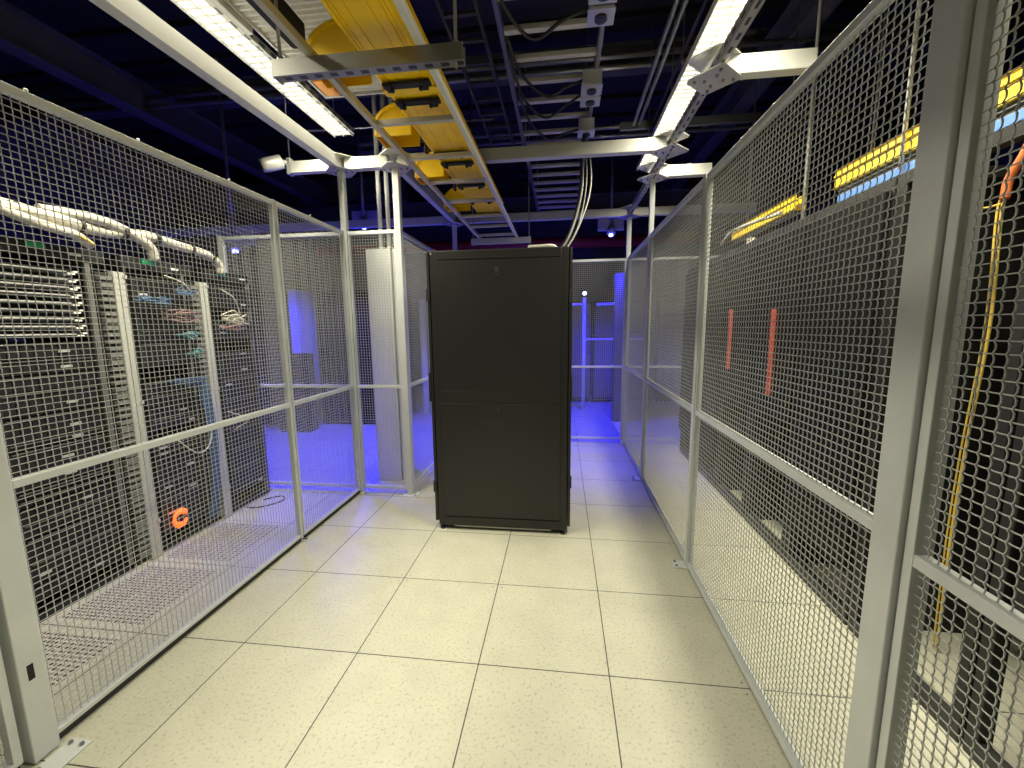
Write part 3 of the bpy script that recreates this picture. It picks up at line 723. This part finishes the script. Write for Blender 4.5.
for p in ((-1.19, 0.16, 2.222), (-1.205, 0.46, 2.205), (-1.2, 0.70, 2.215), (-1.21, 0.92, 2.225), (-1.22, 1.2, 2.203), (-1.22, 1.38, 2.17)):
    q = Vector(p); MB().tube([q-Vector((0,0.01,0)), q+Vector((0,0.01,0))], 0.042, 12).build('cable_tie', M['cable_k'], t)
MB().tube(curve_pts([(-1.16, 0.3, 2.17), (-1.15, 0.42, 2.13), (-1.17, 0.50, 2.10)]), 0.008, 8).build('yellow_cable', M['cable_y'], t)

# patch cable tangles
def tangle(name, cnt, c, sx, sy, sz, mm, r, label):
    rd = random.Random(label); m = MB()
    for k in range(cnt):
        a = Vector((c[0]+rd.uniform(-sx, sx), c[1]-sy+rd.uniform(0, 0.08), c[2]+rd.uniform(-sz, sz)))
        b = Vector((c[0]+rd.uniform(-sx, sx), c[1]+sy-rd.uniform(0, 0.08), c[2]+rd.uniform(-sz, sz)))
        md = (a+b)/2+Vector((rd.uniform(0, sx*2), 0, rd.uniform(-sz, sz)*1.6))
        m.tube(curve_pts([a, md, b], 6), r, 6)
    return tag(m.build(name, M[mm]), label, 'cables', 'patch cables of the equipment row')
tangle('patch_cables', 9, (FX+0.05, 0.83, 1.80), 0.03, 0.13, 0.03, 'cable_b', 0.006, 'upper blue patch cables beside the nearer cable manager')
tangle('patch_cables', 8, (FX+0.05, 1.08, 1.86), 0.03, 0.10, 0.025, 'cable_b', 0.006, 'blue patch cables at the head of the further cable manager')
tangle('patch_cables', 8, (FX+0.05, 1.02, 1.70), 0.03, 0.15, 0.035, 'cable_p', 0.006, 'dusky pink patch cables arching above the teal ones')
tangle('patch_cables', 8, (FX+0.05, 1.06, 1.56), 0.03, 0.10, 0.02, 'cable_t', 0.006, 'upper teal patch cables beside the further cable manager')
tangle('patch_cables', 7, (FX+0.05, 1.10, 1.42), 0.03, 0.07, 0.02, 'cable_t', 0.006, 'lower teal patch cables beside the further cable manager')
tangle('patch_cables', 10, (FX+0.05, 1.0, 1.22), 0.03, 0.16, 0.03, 'cable_b', 0.006, 'lower blue patch cables spanning between the cable managers')
tangle('patch_cables', 14, (FX+0.05, 1.53, 1.68), 0.04, 0.13, 0.04, 'cable_w', 0.006, 'pale cable tangle in the end bay')
tangle('patch_cables', 8, (FX+0.04, 1.52, 1.60), 0.03, 0.13, 0.02, 'cable_p', 0.006, 'reddish cable tangle just under the pale one in the end bay')
m = MB()
for k in range(7):
    yy = 1.10+k*0.012
    m.tube(curve_pts([(FX+0.05, yy, 1.20), (FX+0.06, yy+0.03, 0.8), (FX+0.05, yy+0.02, 0.35), (FX+0.03, yy-0.02, 0.08)], 6), 0.007, 6)
tag(m.build('hanging_cables', M['cable_b']), 'dark blue cables hanging down beside the further cable manager', 'cables')
loop = (([(FX+0.03, 0.87, 0.82), (FX+0.1, 0.93, 0.70), (FX+0.1, 1.02, 0.66), (FX+0.08, 1.12, 0.72), (FX+0.04, 1.2, 0.92)], 'cable_w', 'thin white cable sagging low between the cable managers'),
        ([(FX+0.03, 1.38, 0.90), (FX+0.10, 1.46, 0.84), (FX+0.10, 1.50, 0.80), (FX+0.05, 1.40, 0.74)], 'cable_w', 'thin white cable poking out of the end bay'),
        ([(FX+0.03, 1.42, 1.93), (FX+0.08, 1.50, 1.86), (FX+0.06, 1.58, 1.72)], 'cable_w', 'thin white cable hanging above the pale tangle'),
        ([(FX+0.03, 0.95, 1.98), (FX+0.08, 1.05, 1.93), (FX+0.06, 1.14, 1.84)], 'cable_w', 'thin white cable sloping down to the further cable manager'),
        ([(FX+0.06, 1.62, 0.006), (FX+0.18, 1.72, 0.006), (FX+0.26, 1.62, 0.006), (FX+0.16, 1.48, 0.006), (FX+0.05, 1.44, 0.01)], 'cable_k', 'loose black cable looped on the floor by the end bay'))
for pts, mm, lb in loop:
    tag(MB().tube(curve_pts(pts), 0.005, 6).build('loose_cable', M[mm]), lb, 'cable')
# orange glowing ring
m = MB(); path = [(FX+0.05, 0.825+0.05*math.cos(a), 0.215+0.05*math.sin(a)) for a in [0.5+2*PI*0.86*i/22 for i in range(23)]]
m.tube(path, [0.016+0.006*math.sin(i*0.5) for i in range(23)], 10)
tag(m.build('ring_light', M['ring']), 'glowing orange ring light low on the equipment row', 'light')
# perforated tiles
for lb, i, j in (('perforated floor tile nearest the thick slotted post, behind the fence', -2, -1), ('perforated floor tile in front of the orange ring light', -2, 0), ('perforated floor tile in front of the further cable manager', -2, 1)):
    t = thing('perforated_tile', lb, 'floor tile', ((i+0.5)*T, (j+0.5)*T, 0), 'perforated floor tiles')
    MB().box(i*T+0.05, (i+1)*T-0.05, j*T+0.05, (j+1)*T-0.05, 0.0005, 0.0025).build('grille', M['perf'], t)
    f = MB(); a, b, c, d = i*T+0.004, (i+1)*T-0.004, j*T+0.004, (j+1)*T-0.004
    f.box(a, b, c, c+0.046, 0.0005, 0.002); f.box(a, b, d-0.046, d, 0.0005, 0.002); f.box(a, a+0.046, c+0.046, d-0.046, 0.0005, 0.002); f.box(b-0.046, b, c+0.046, d-0.046, 0.0005, 0.002)
    f.build('frame', M['floor'], t)

# ------------------------------------------------------------------ racks behind the trough side fence
GX = 3.11
def rrack(y0, label, door=True, dz0=0.30):
    t = thing('perforated_rack', label, 'rack', (GX+0.5, y0+0.3, 0), 'black racks behind the trough side fence')
    y1 = y0+0.6
    for yy in (y0, y1-0.045):
        for xx in (GX, GX+0.95):
            MB().box(xx, xx+0.05, yy, yy+0.045, 0.0, 2.2).build('upright', M['rack'], t, 0.003)
    tp = MB()
    if door: tp.box(GX, GX+1.0, y0, y1, 2.2, 2.25)
    else:
        tp.box(GX, GX+0.06, y0, y1, 2.2, 2.25); tp.box(GX+0.94, GX+1.0, y0, y1, 2.2, 2.25); tp.box(GX+0.06, GX+0.94, y0, y0+0.05, 2.2, 2.25); tp.box(GX+0.06, GX+0.94, y1-0.05, y1, 2.2, 2.25)
    tp.build('top', M['rack'], t, 0.004)
    MB().box(GX-0.004, GX+0.04, y0, y1, 0.0, 0.075).build('base_bar', M['dgrey'], t, 0.004)
    MB().box(GX+0.95, GX+0.99, y0+0.045, y1-0.045, 0.1, 2.2).build('back_panel', M['blk2'], t)
    if door:
        for yy in (y0+0.002, y1-0.008): MB().box(GX+0.051, GX+0.949, yy, yy+0.006, 0.0, 2.2).build('side_panel', M['blk2'], t)  # panels added to keep blue light out of the racks
        d = MB().box(GX-0.03, GX-0.004, y0+0.006, y1-0.006, dz0, 2.19).build('door', M['perfdoor'], t, 0.004)
        MB().box(GX-0.045, GX-0.03, y0+0.03, y0+0.055, 1.05, 1.25).build('handle', M['blk2'], d, 0.004)
    return t
rl = ('black rack behind the fence nearest the camera', 'black rack with silver unit fronts just past the hanging yellow fibre', 'open black rack with lit floor inside, holding the hanging yellow fibre', 'black perforated rack beside the open one, behind the long mesh panel', 'black perforated rack carrying the longer red strip', 'black perforated rack carrying the shorter red strip', 'black perforated rack just beyond the shorter red strip', 'black perforated rack last before the end fence')
for k, lb in enumerate(rl):
    rrack(-1.40+k*0.62, lb, k not in (1, 2), 0.95 if k in (4, 5) else 0.30)
    if k in (1, 2):
        y0 = -1.40+k*0.62; z = 2.12; i = 0
        while z > 0.55:
            h = random.choice((0.088, 0.132, 0.132, 0.178)); z -= h
            tt = thing('rack_unit', '%s black unit from the top in the %s' % (ordw(i).capitalize(), 'rack just past the hanging yellow fibre' if k == 1 else 'open rack behind the hanging yellow fibre'), 'server', (GX+0.1, y0+0.3, z), 'black units of the trough side racks')
            xo = GX+0.02 if k == 1 else GX+0.48
            MB().box(xo, xo+0.45, y0+0.06, y0+0.54, z, z+h-0.006).build('body', M['rack'], tt, 0.003)
            MB().box(xo-0.008, xo, y0+0.06, y0+0.54, z+0.004, z+h-0.012).build('face_plate', M['server'], tt, 0.002)
            if i in (1, 2, 3): MB().box(xo-0.012, xo-0.008, y0+0.36, y0+0.50, z+0.02, z+0.05).build('label', M['silver'] if i != 2 else M['sgrey'], tt)
            i += 1
for lb, y, z0, z1 in (('longer red vertical strip on the racks, nearer the camera', 1.345, 1.09, 1.69), ('shorter red vertical strip on the racks, further away', 2.07, 1.20, 1.72)):
    t = thing('power_strip', lb, 'power strip', (GX-0.04, y, z0), 'red power strips')
    MB().box(GX-0.058, GX-0.031, y, y+0.034, z0, z1).build('body', M['redstrip'], t, 0.004)
    s = MB(); z = z0+0.03
    while z < z1-0.04: s.box(GX-0.060, GX-0.058, y+0.008, y+0.026, z, z+0.018); z += 0.04
    s.build('sockets', M['outlet'], t)
# yellow troughs, blue tray, rods
def ytrough(y0, y1, label):
    t = thing('yellow_trough', label, 'cable duct', (3.45, (y0+y1)/2, 2.47), 'yellow troughs above the racks')
    prof = [(3.40,2.47),(3.48,2.47),(3.48,2.59),(3.474,2.59),(3.474,2.476),(3.406,2.476),(3.406,2.59),(3.40,2.59)]
    MB().prism(prof, 'y', y0, y1).build('trough', M['yel2'], t)
    r = MB()
    for z in (2.475, 2.55, 2.585): r.box(3.392, 3.40, y0, y1, z-0.004, z+0.004)
    r.build('ribs', M['yel2'], t)
    MB().box(3.41, 3.47, y0+0.02, y1-0.02, 2.45, 2.47).build('support', M['sgrey'], t)
    for y in (y0+0.25, y1-0.25): MB().tube([(3.44, y, 2.44), (3.44, y, 4.69)], 0.006, 6).build('hanger_rod', M['chrome'], t)
ytrough(-2.2, 1.40, 'long yellow trough above the racks, crossing behind the thick grey post')
ytrough(1.86, 3.05, 'shorter yellow trough section further back above the red strip racks')
tag(MB().tube([(3.385, 0.83, 2.40), (3.385, 0.83, 4.69)], 0.011, 8).build('hanger_rod', M['label']), 'white hanger rod in front of the long yellow trough', 'rod', 'white hanger rods')
tag(MB().tube([(3.385, 1.72, 2.28), (3.385, 1.72, 4.69)], 0.011, 8).build('hanger_rod', M['label']), 'white hanger rod in the gap between the yellow troughs', 'rod', 'white hanger rods')
t = thing('cable_shelf', 'blue cable shelf with white plugs hanging below the long yellow trough', 'cable tray', (3.42, 0.0, 2.34))
MB().box(3.40, 3.46, -2.0, 1.36, 2.375, 2.42).build('blue_rail', M['bluetray'], t, 0.004)
for k in range(10):
    MB().box(3.398, 3.44, 1.30-k*0.062-0.045, 1.30-k*0.062, 2.338, 2.374).build('plug', M['label'], t, 0.003)
MB().box(3.41, 3.55, -2.0, 1.36, 2.40, 2.43).build('shelf', M['sgrey'], t)
t = thing('fibre_drop', 'yellow fibre with orange sleeve hanging down behind the nearest mesh panel', 'cable', (3.42, 0.31, 0.0))
FY = lambda dy: [(3.42, 0.305+dy, 2.10), (3.42, 0.31+dy, 2.0), (3.42, 0.29+dy, 1.554), (3.42, 0.315+dy, 1.015), (3.42, 0.322+dy, 0.576), (3.42, 0.312+dy, 0.10), (3.43, 0.32+dy, 0.010)]
MB().tube(curve_pts(FY(0)), 0.0062, 8).build('yellow_fibre', M['cable_y'], t)
MB().tube(curve_pts(FY(0.02)), 0.004, 8).build('yellow_fibre', M['cable_y'], t)
MB().tube(curve_pts([(3.44, 0.19, 2.44), (3.42, 0.215, 2.36), (3.42, 0.255, 2.25), (3.42, 0.30, 2.17), (3.42, 0.308, 2.09)]), 0.016, 10).build('orange_sleeve', M['cable_o'], t)
tag(MB().tube(curve_pts([(3.42, 0.60, 2.18), (3.42, 0.53, 2.144), (3.42, 0.454, 2.104), (3.42, 0.385, 2.077), (3.42, 0.318, 2.075)]), 0.005, 6).build('fibre_loop', M['cable_y']), 'pale fibre loop joining the hanging yellow fibre', 'cable')
for (y, z, lb) in ((2.05, 2.25, 'white cable tuft on the rack top beyond the red strips'),):
    tangle('cable_tuft', 7, (GX+0.05, y, z+0.03), 0.03, 0.08, 0.03, 'cable_w', 0.006, lb)
tag(MB().tube(curve_pts([(3.35, 3.2, 2.47), (3.3, 2.8, 2.52), (3.3, 2.4, 2.50), (3.32, 1.9, 2.46)]), 0.016, 8).build('white_cable', M['cable_w']), 'white cable running under the shorter yellow trough', 'cable')

# ------------------------------------------------------------------ high pipes, joists, far things
def pipe(name, label, pts, r, m, group='pipes under the ceiling', cat='pipe', n=12):
    return tag(MB().tube(pts if len(pts) == 2 else curve_pts(pts), r, n).build(name, M[m]), label, cat, group)
pipe('conduit', 'inner of the two parallel steel conduits high beside the strip light', [(2.255, -2.5, 3.5), (2.275, 2.62, 3.5)], 0.016, 'chrome')
pipe('conduit', 'outer of the two parallel steel conduits high beside the strip light', [(2.31, -2.5, 3.5), (2.33, 2.62, 3.5)], 0.016, 'chrome')
pipe('conduit', 'thinner conduit running alone between the paired conduits and the strip light', [(2.43, -2.5, 3.5), (2.45, 2.62, 3.5)], 0.011, 'chrome')
tag(MB().box(2.15, 3.6, 2.60, 2.64, 3.46, 3.53).build('conduit_support', M['joist']), 'strut carrying the steel conduits at their far end', 'strut')
tag(MB().box(2.2, 3.6, 0.55, 0.60, 3.53, 3.59).build('conduit_support', M['joist']), 'strut crossing above the steel conduits near the top photo edge', 'strut')
pipe('ceiling_pipe', 'upper blue-lit pipe crossing behind the cable ladder', [(-4.0, 2.42, 4.0), (5.5, 2.42, 4.0)], 0.022, 'pipe')
pipe('ceiling_pipe', 'lower blue-lit pipe crossing behind the cable ladder', [(-4.0, 2.40, 3.90), (5.5, 2.40, 3.90)], 0.022, 'pipe')
pipe('ceiling_pipe', 'bright pipe crossing just above the crossbeam over the cabinet', [(-1.0, 3.6, 3.93), (5.5, 3.6, 3.93)], 0.025, 'pipe')
pipe('ceiling_pipe', 'second bright pipe just above the crossbeam over the cabinet', [(-1.0, 3.62, 3.84), (5.5, 3.62, 3.84)], 0.02, 'pipe')
pipe('ceiling_pipe', 'thin conduit bending overhead above the security camera', [(-0.72, -1.5, 3.4), (-0.74, 0.55, 3.4), (-0.9, 1.2, 3.4), (-0.98, 1.75, 3.4), (-0.85, 2.02, 3.4), (-0.5, 2.08, 3.4), (1.0, 2.1, 3.4)], 0.008, 'pipe')
pipe('sprinkler_pipe', 'dark red sprinkler pipe far behind the end fence', [(-3.5, 6.6, 3.22), (5.5, 6.6, 3.22)], 0.11, 'redpipe')
pipe('ceiling_pipe', 'grey pipe just above the dark red sprinkler pipe', [(-4, 6.0, 3.62), (6, 6.0, 3.62)], 0.03, 'pipe')
def joist(axis, c, a, b, z0, z1, w, label):
    th = 0.012
    prof = [(c-w, z0), (c+w, z0), (c+w, z0+th), (c+th/2, z0+th), (c+th/2, z1-th), (c+w, z1-th), (c+w, z1), (c-w, z1), (c-w, z1-th), (c-th/2, z1-th), (c-th/2, z0+th), (c-w, z0+th)]
    tag(MB().prism(prof, axis, a, b).build('roof_joist', M['joist']), label, 'beam', 'roof joists', 'thing')
joist('y', -2.72, -4.3, 8.8, 3.80, 4.10, 0.09, 'dark roof joist running lengthwise above the equipment row')
joist('y', 3.6, -4.3, 8.8, 4.0, 4.3, 0.09, 'dark roof joist running lengthwise above the yellow trough racks')
joist('x', 3.2, -5.8, 7.8, 4.30, 4.55, 0.08, 'roof joist crossing above the cable ladder middle')
joist('x', 0.755, -5.8, 7.8, 4.30, 4.55, 0.08, 'roof joist crossing above the slotted trapeze')
joist('x', 5.6, -5.8, 7.8, 3.50, 3.78, 0.09, 'blue-lit roof joist crossing far behind the power panel')
joist('x', 7.6, -5.8, 7.8, 3.4, 3.7, 0.09, 'roof joist furthest away above the back wall racks')
t = thing('air_duct', 'blue-lit rectangular air duct far above the power panel', 'duct', (-2.2, 6.4, 3.9))
MB().box(-5.2, -1.55, 6.2, 6.8, 4.15, 4.5).build('duct', M['pipe'], t, 0.01)
for x in (-5.0, -3.9, -2.8, -1.7): MB().box(x, x+0.05, 6.17, 6.83, 4.12, 4.53).build('flange', M['pipe'], t)
# secondary ladder in the gap
t = thing('cable_ladder', 'small dark cable ladder between the yellow duct and the grey cable ladder', 'ladder rack', (0.95, 2.6, 3.75))
for x in (0.75, 1.0):
    MB().box(x, x+0.02, 1.2, 3.5, 3.75, 3.80).build('stringer', M['joist'], t)
    for y in (1.4, 3.3): MB().tube([(x+0.01, y, 3.8), (x+0.01, y, 4.69)], 0.005, 6).build('hanger_rod', M['joist'], t)
for k in range(8): MB().box(0.77, 1.0, 1.4+k*0.27, 1.43+k*0.27, 3.755, 3.78).build('rung', M['joist'], t)

# blue lamps
def blue_lamp(x, y, z, label):
    t = thing('blue_lamp', label, 'lamp', (x, y, z), 'blue lamps')
    MB().tube([(x, y, z+0.05), (x, y, 4.69)], 0.02, 10).build('stem', M['pipe'], t)
    MB().box(x-0.2, x+0.2, y+0.03, y+0.09, z+0.08, z+0.26).build('back_plate', M['box'], t, 0.01)
    MB().tube([(x, y, z+0.02), (x, y, z+0.14)], [0.07, 0.045], 16).build('housing', M['box'], t)
    MB().sphere((x, y, z), 0.036, 0.6).build('globe', M['blueled'], t)
blue_lamp(2.355, 5.0, 2.99, 'blue lamp hanging above the blue-lit end fence')
blue_lamp(-1.333, 4.3, 3.08, 'blue lamp hanging behind the narrow mesh panel above the power panel')
blue_lamp(-2.374, 3.0, 2.545, 'tiny blue lamp showing over the end of the equipment row')
def blight(x, y, z, p, r=0.15, c=(0.02, 0.015, 1.0)):
    l = bpy.data.lights.new('blue_light', 'POINT'); l.energy = p; l.color = c; l.shadow_soft_size = r
    o = bpy.data.objects.new('blue_light', l); o.location = (x, y, z); COL.objects.link(o)
def bspot(x, y, z, tx, ty, p, ang, blend=0.5):
    l = bpy.data.lights.new('blue_flood', 'SPOT'); l.energy = p; l.color = (0.008, 0.004, 1.0); l.spot_size = math.radians(ang); l.spot_blend = blend; l.shadow_soft_size = 0.12
    o = bpy.data.objects.new('blue_flood', l); o.location = (x, y, z); COL.objects.link(o)
    o.rotation_euler = (Vector((tx, ty, 0))-Vector((x, y, z))).to_track_quat('-Z', 'Y').to_euler()
bspot(2.355, 4.96, 2.94, 2.3, 5.2, 800, 112)
bspot(-0.75, 3.4, 2.8, -0.9, 3.3, 480, 112)
bspot(-1.9, 3.0, 2.45, -2.15, 3.55, 560, 140)
blight(2.35, 4.9, 2.8, 3.5)
blight(-1.33, 4.2, 2.9, 4)
blight(-2.37, 3.0, 3.0, 3)

# far racks and fences
def far_rack(x0, x1, y0, y1, h, label, m='perfdoor'):
    t = thing('far_cabinet', label, 'cabinet', ((x0+x1)/2, (y0+y1)/2, 0), 'far dark cabinets')
    MB().box(x0, x1, y0, y1, 0.04, h).build('body', M['rack'], t, 0.006)
    MB().box(x0+0.02, x1-0.02, y0-0.02, y0, 0.12, h-0.04).build('door', M[m], t, 0.004)
    MB().box(x1-0.07, x1-0.045, y0-0.035, y0-0.02, 1.0, 1.2).build('handle', M['dgrey'], t, 0.003)
    for x in (x0+0.05, x1-0.05): MB().tube([(x, y0+0.05, 0), (x, y0+0.05, 0.04)], 0.02, 8).build('foot', M['blk2'], t)
for k, x in enumerate((-5.3, -4.67, -4.04, -3.41)):
    far_rack(x, x+0.62, 4.3, 5.3, 2.2, '%s dark cabinet of the far row behind the blue floor, counting from the wall' % ['first', 'second', 'third', 'fourth'][k])
far_rack(-2.38, -1.76, 4.55, 5.5, 2.2, 'dark cabinet past the glowing blue gap in the far row')
far_rack(-1.73, -1.11, 4.55, 5.5, 2.2, 'dark cabinet at the end of the far row nearest the power panel')
t = thing('glow_reflector', 'narrow white reflector added to glow blue in the gap of the far row', 'cabinet', (-2.64, 4.7, 0))  # added white box that catches the blue light as a glowing slit
MB().box(-2.74, -2.60, 4.42, 5.0, 0.0, 2.22).build('body', M['white'], t, 0.006)
MB().box(-2.73, -2.61, 4.41, 4.42, 0.1, 2.18).build('door', M['white'], t, 0.003)
t = thing('low_cabinet', 'low dark cabinet in front of the narrow blue-glowing reflector of the far row', 'cabinet', (-2.62, 4.2, 0))
MB().box(-2.77, -2.28, 4.02, 4.28, 0.0, 1.22).build('body', M['rack'], t, 0.006)
MB().box(-2.75, -2.30, 4.0, 4.02, 0.08, 1.18).build('door', M['perfdoor'], t, 0.003)
for k, x in enumerate((1.62, 2.26, 2.9, 3.54)):
    far_rack(x, x+0.6, 6.9, 7.9, 2.1, '%s dark cabinet beyond the blue-lit end fence, counting from the black cabinet side' % ['first', 'second', 'third', 'fourth'][k], 'sgrey')
t = thing('pipe_rail', 'lavender-lit pipe railing beyond the blue-lit end fence', 'railing', (2.2, 6.1, 0))
for x, h in ((2.02, 2.12), (2.62, 1.7), (1.45, 2.1)): MB().tube([(x, 6.1, 0), (x, 6.1, h)], 0.035 if x < 2.5 else 0.02, 10).build('upright', M['white'], t)
MB().tube([(0.6, 6.1, 2.0), (2.02, 6.1, 2.0)], 0.022, 8).build('rail', M['white'], t)
MB().tube([(2.02, 6.1, 1.35), (3.2, 6.1, 1.35)], 0.018, 8).build('rail', M['white'], t)
MB().tube([(2.25, 6.1, 1.99), (2.62, 6.1, 2.0)], 0.025, 8).build('rail', M['white'], t)
MB().sphere((2.02, 6.08, 2.2), 0.035).build('tip_light', M['whiteled'], t)
tag(MB().box(2.46, 2.68, 5.1, 5.3, 0.0, 2.42).build('blue_column', M['sgrey'], None, 0.01), 'square column flooded blue beside the corner of the end fence', 'column', None, 'thing')
tag(MB().tube([(-0.9, 5.5, 0.0), (-0.9, 5.5, 2.1)], 0.06, 12).build('blue_post', M['white']), 'round post lit blue behind the mesh beside the black cabinet', 'post', None, 'thing')

# ------------------------------------------------------------------ camera, world, output
cam = bpy.data.cameras.new('camera'); co = bpy.data.objects.new('camera', cam); COL.objects.link(co)
cam.sensor_fit = 'HORIZONTAL'; cam.sensor_width = 36.0; cam.lens = 404.8764/1024*36.0; cam.clip_start = 0.02; cam.clip_end = 100
pi_, ya, ro = 0.1385, -0.1225, -0.0107
cy, sy, cp, sp, cr, sr = math.cos(ya), math.sin(ya), math.cos(pi_), math.sin(pi_), math.cos(ro), math.sin(ro)
fw = Vector((sy*cp, cy*cp, -sp)); rt = Vector((cy, -sy, 0)); up = rt.cross(fw)
r2 = rt*cr+up*sr; u2 = -rt*sr+up*cr
mw = Matrix((( r2.x, u2.x, -fw.x, 1.6037), (r2.y, u2.y, -fw.y, -1.6917), (r2.z, u2.z, -fw.z, 1.5857), (0, 0, 0, 1)))
co.matrix_world = mw
SC.camera = co
w = bpy.data.worlds.new('world'); SC.world = w; w.use_nodes = True
w.node_tree.nodes['Background'].inputs[0].default_value = (0.02, 0.02, 0.03, 1)
w.node_tree.nodes['Background'].inputs[1].default_value = 1.0
SC.view_settings.view_transform = 'Standard'; SC.view_settings.look = 'None'
SC.view_settings.gamma = 1.0; SC.view_settings.use_curve_mapping = False
SC.view_settings.exposure = 0.05
SC.cycles.use_denoising = True
SC.cycles.max_bounces = 8; SC.cycles.diffuse_bounces = 4; SC.cycles.glossy_bounces = 3
SC.cycles.sample_clamp_indirect = 6.0
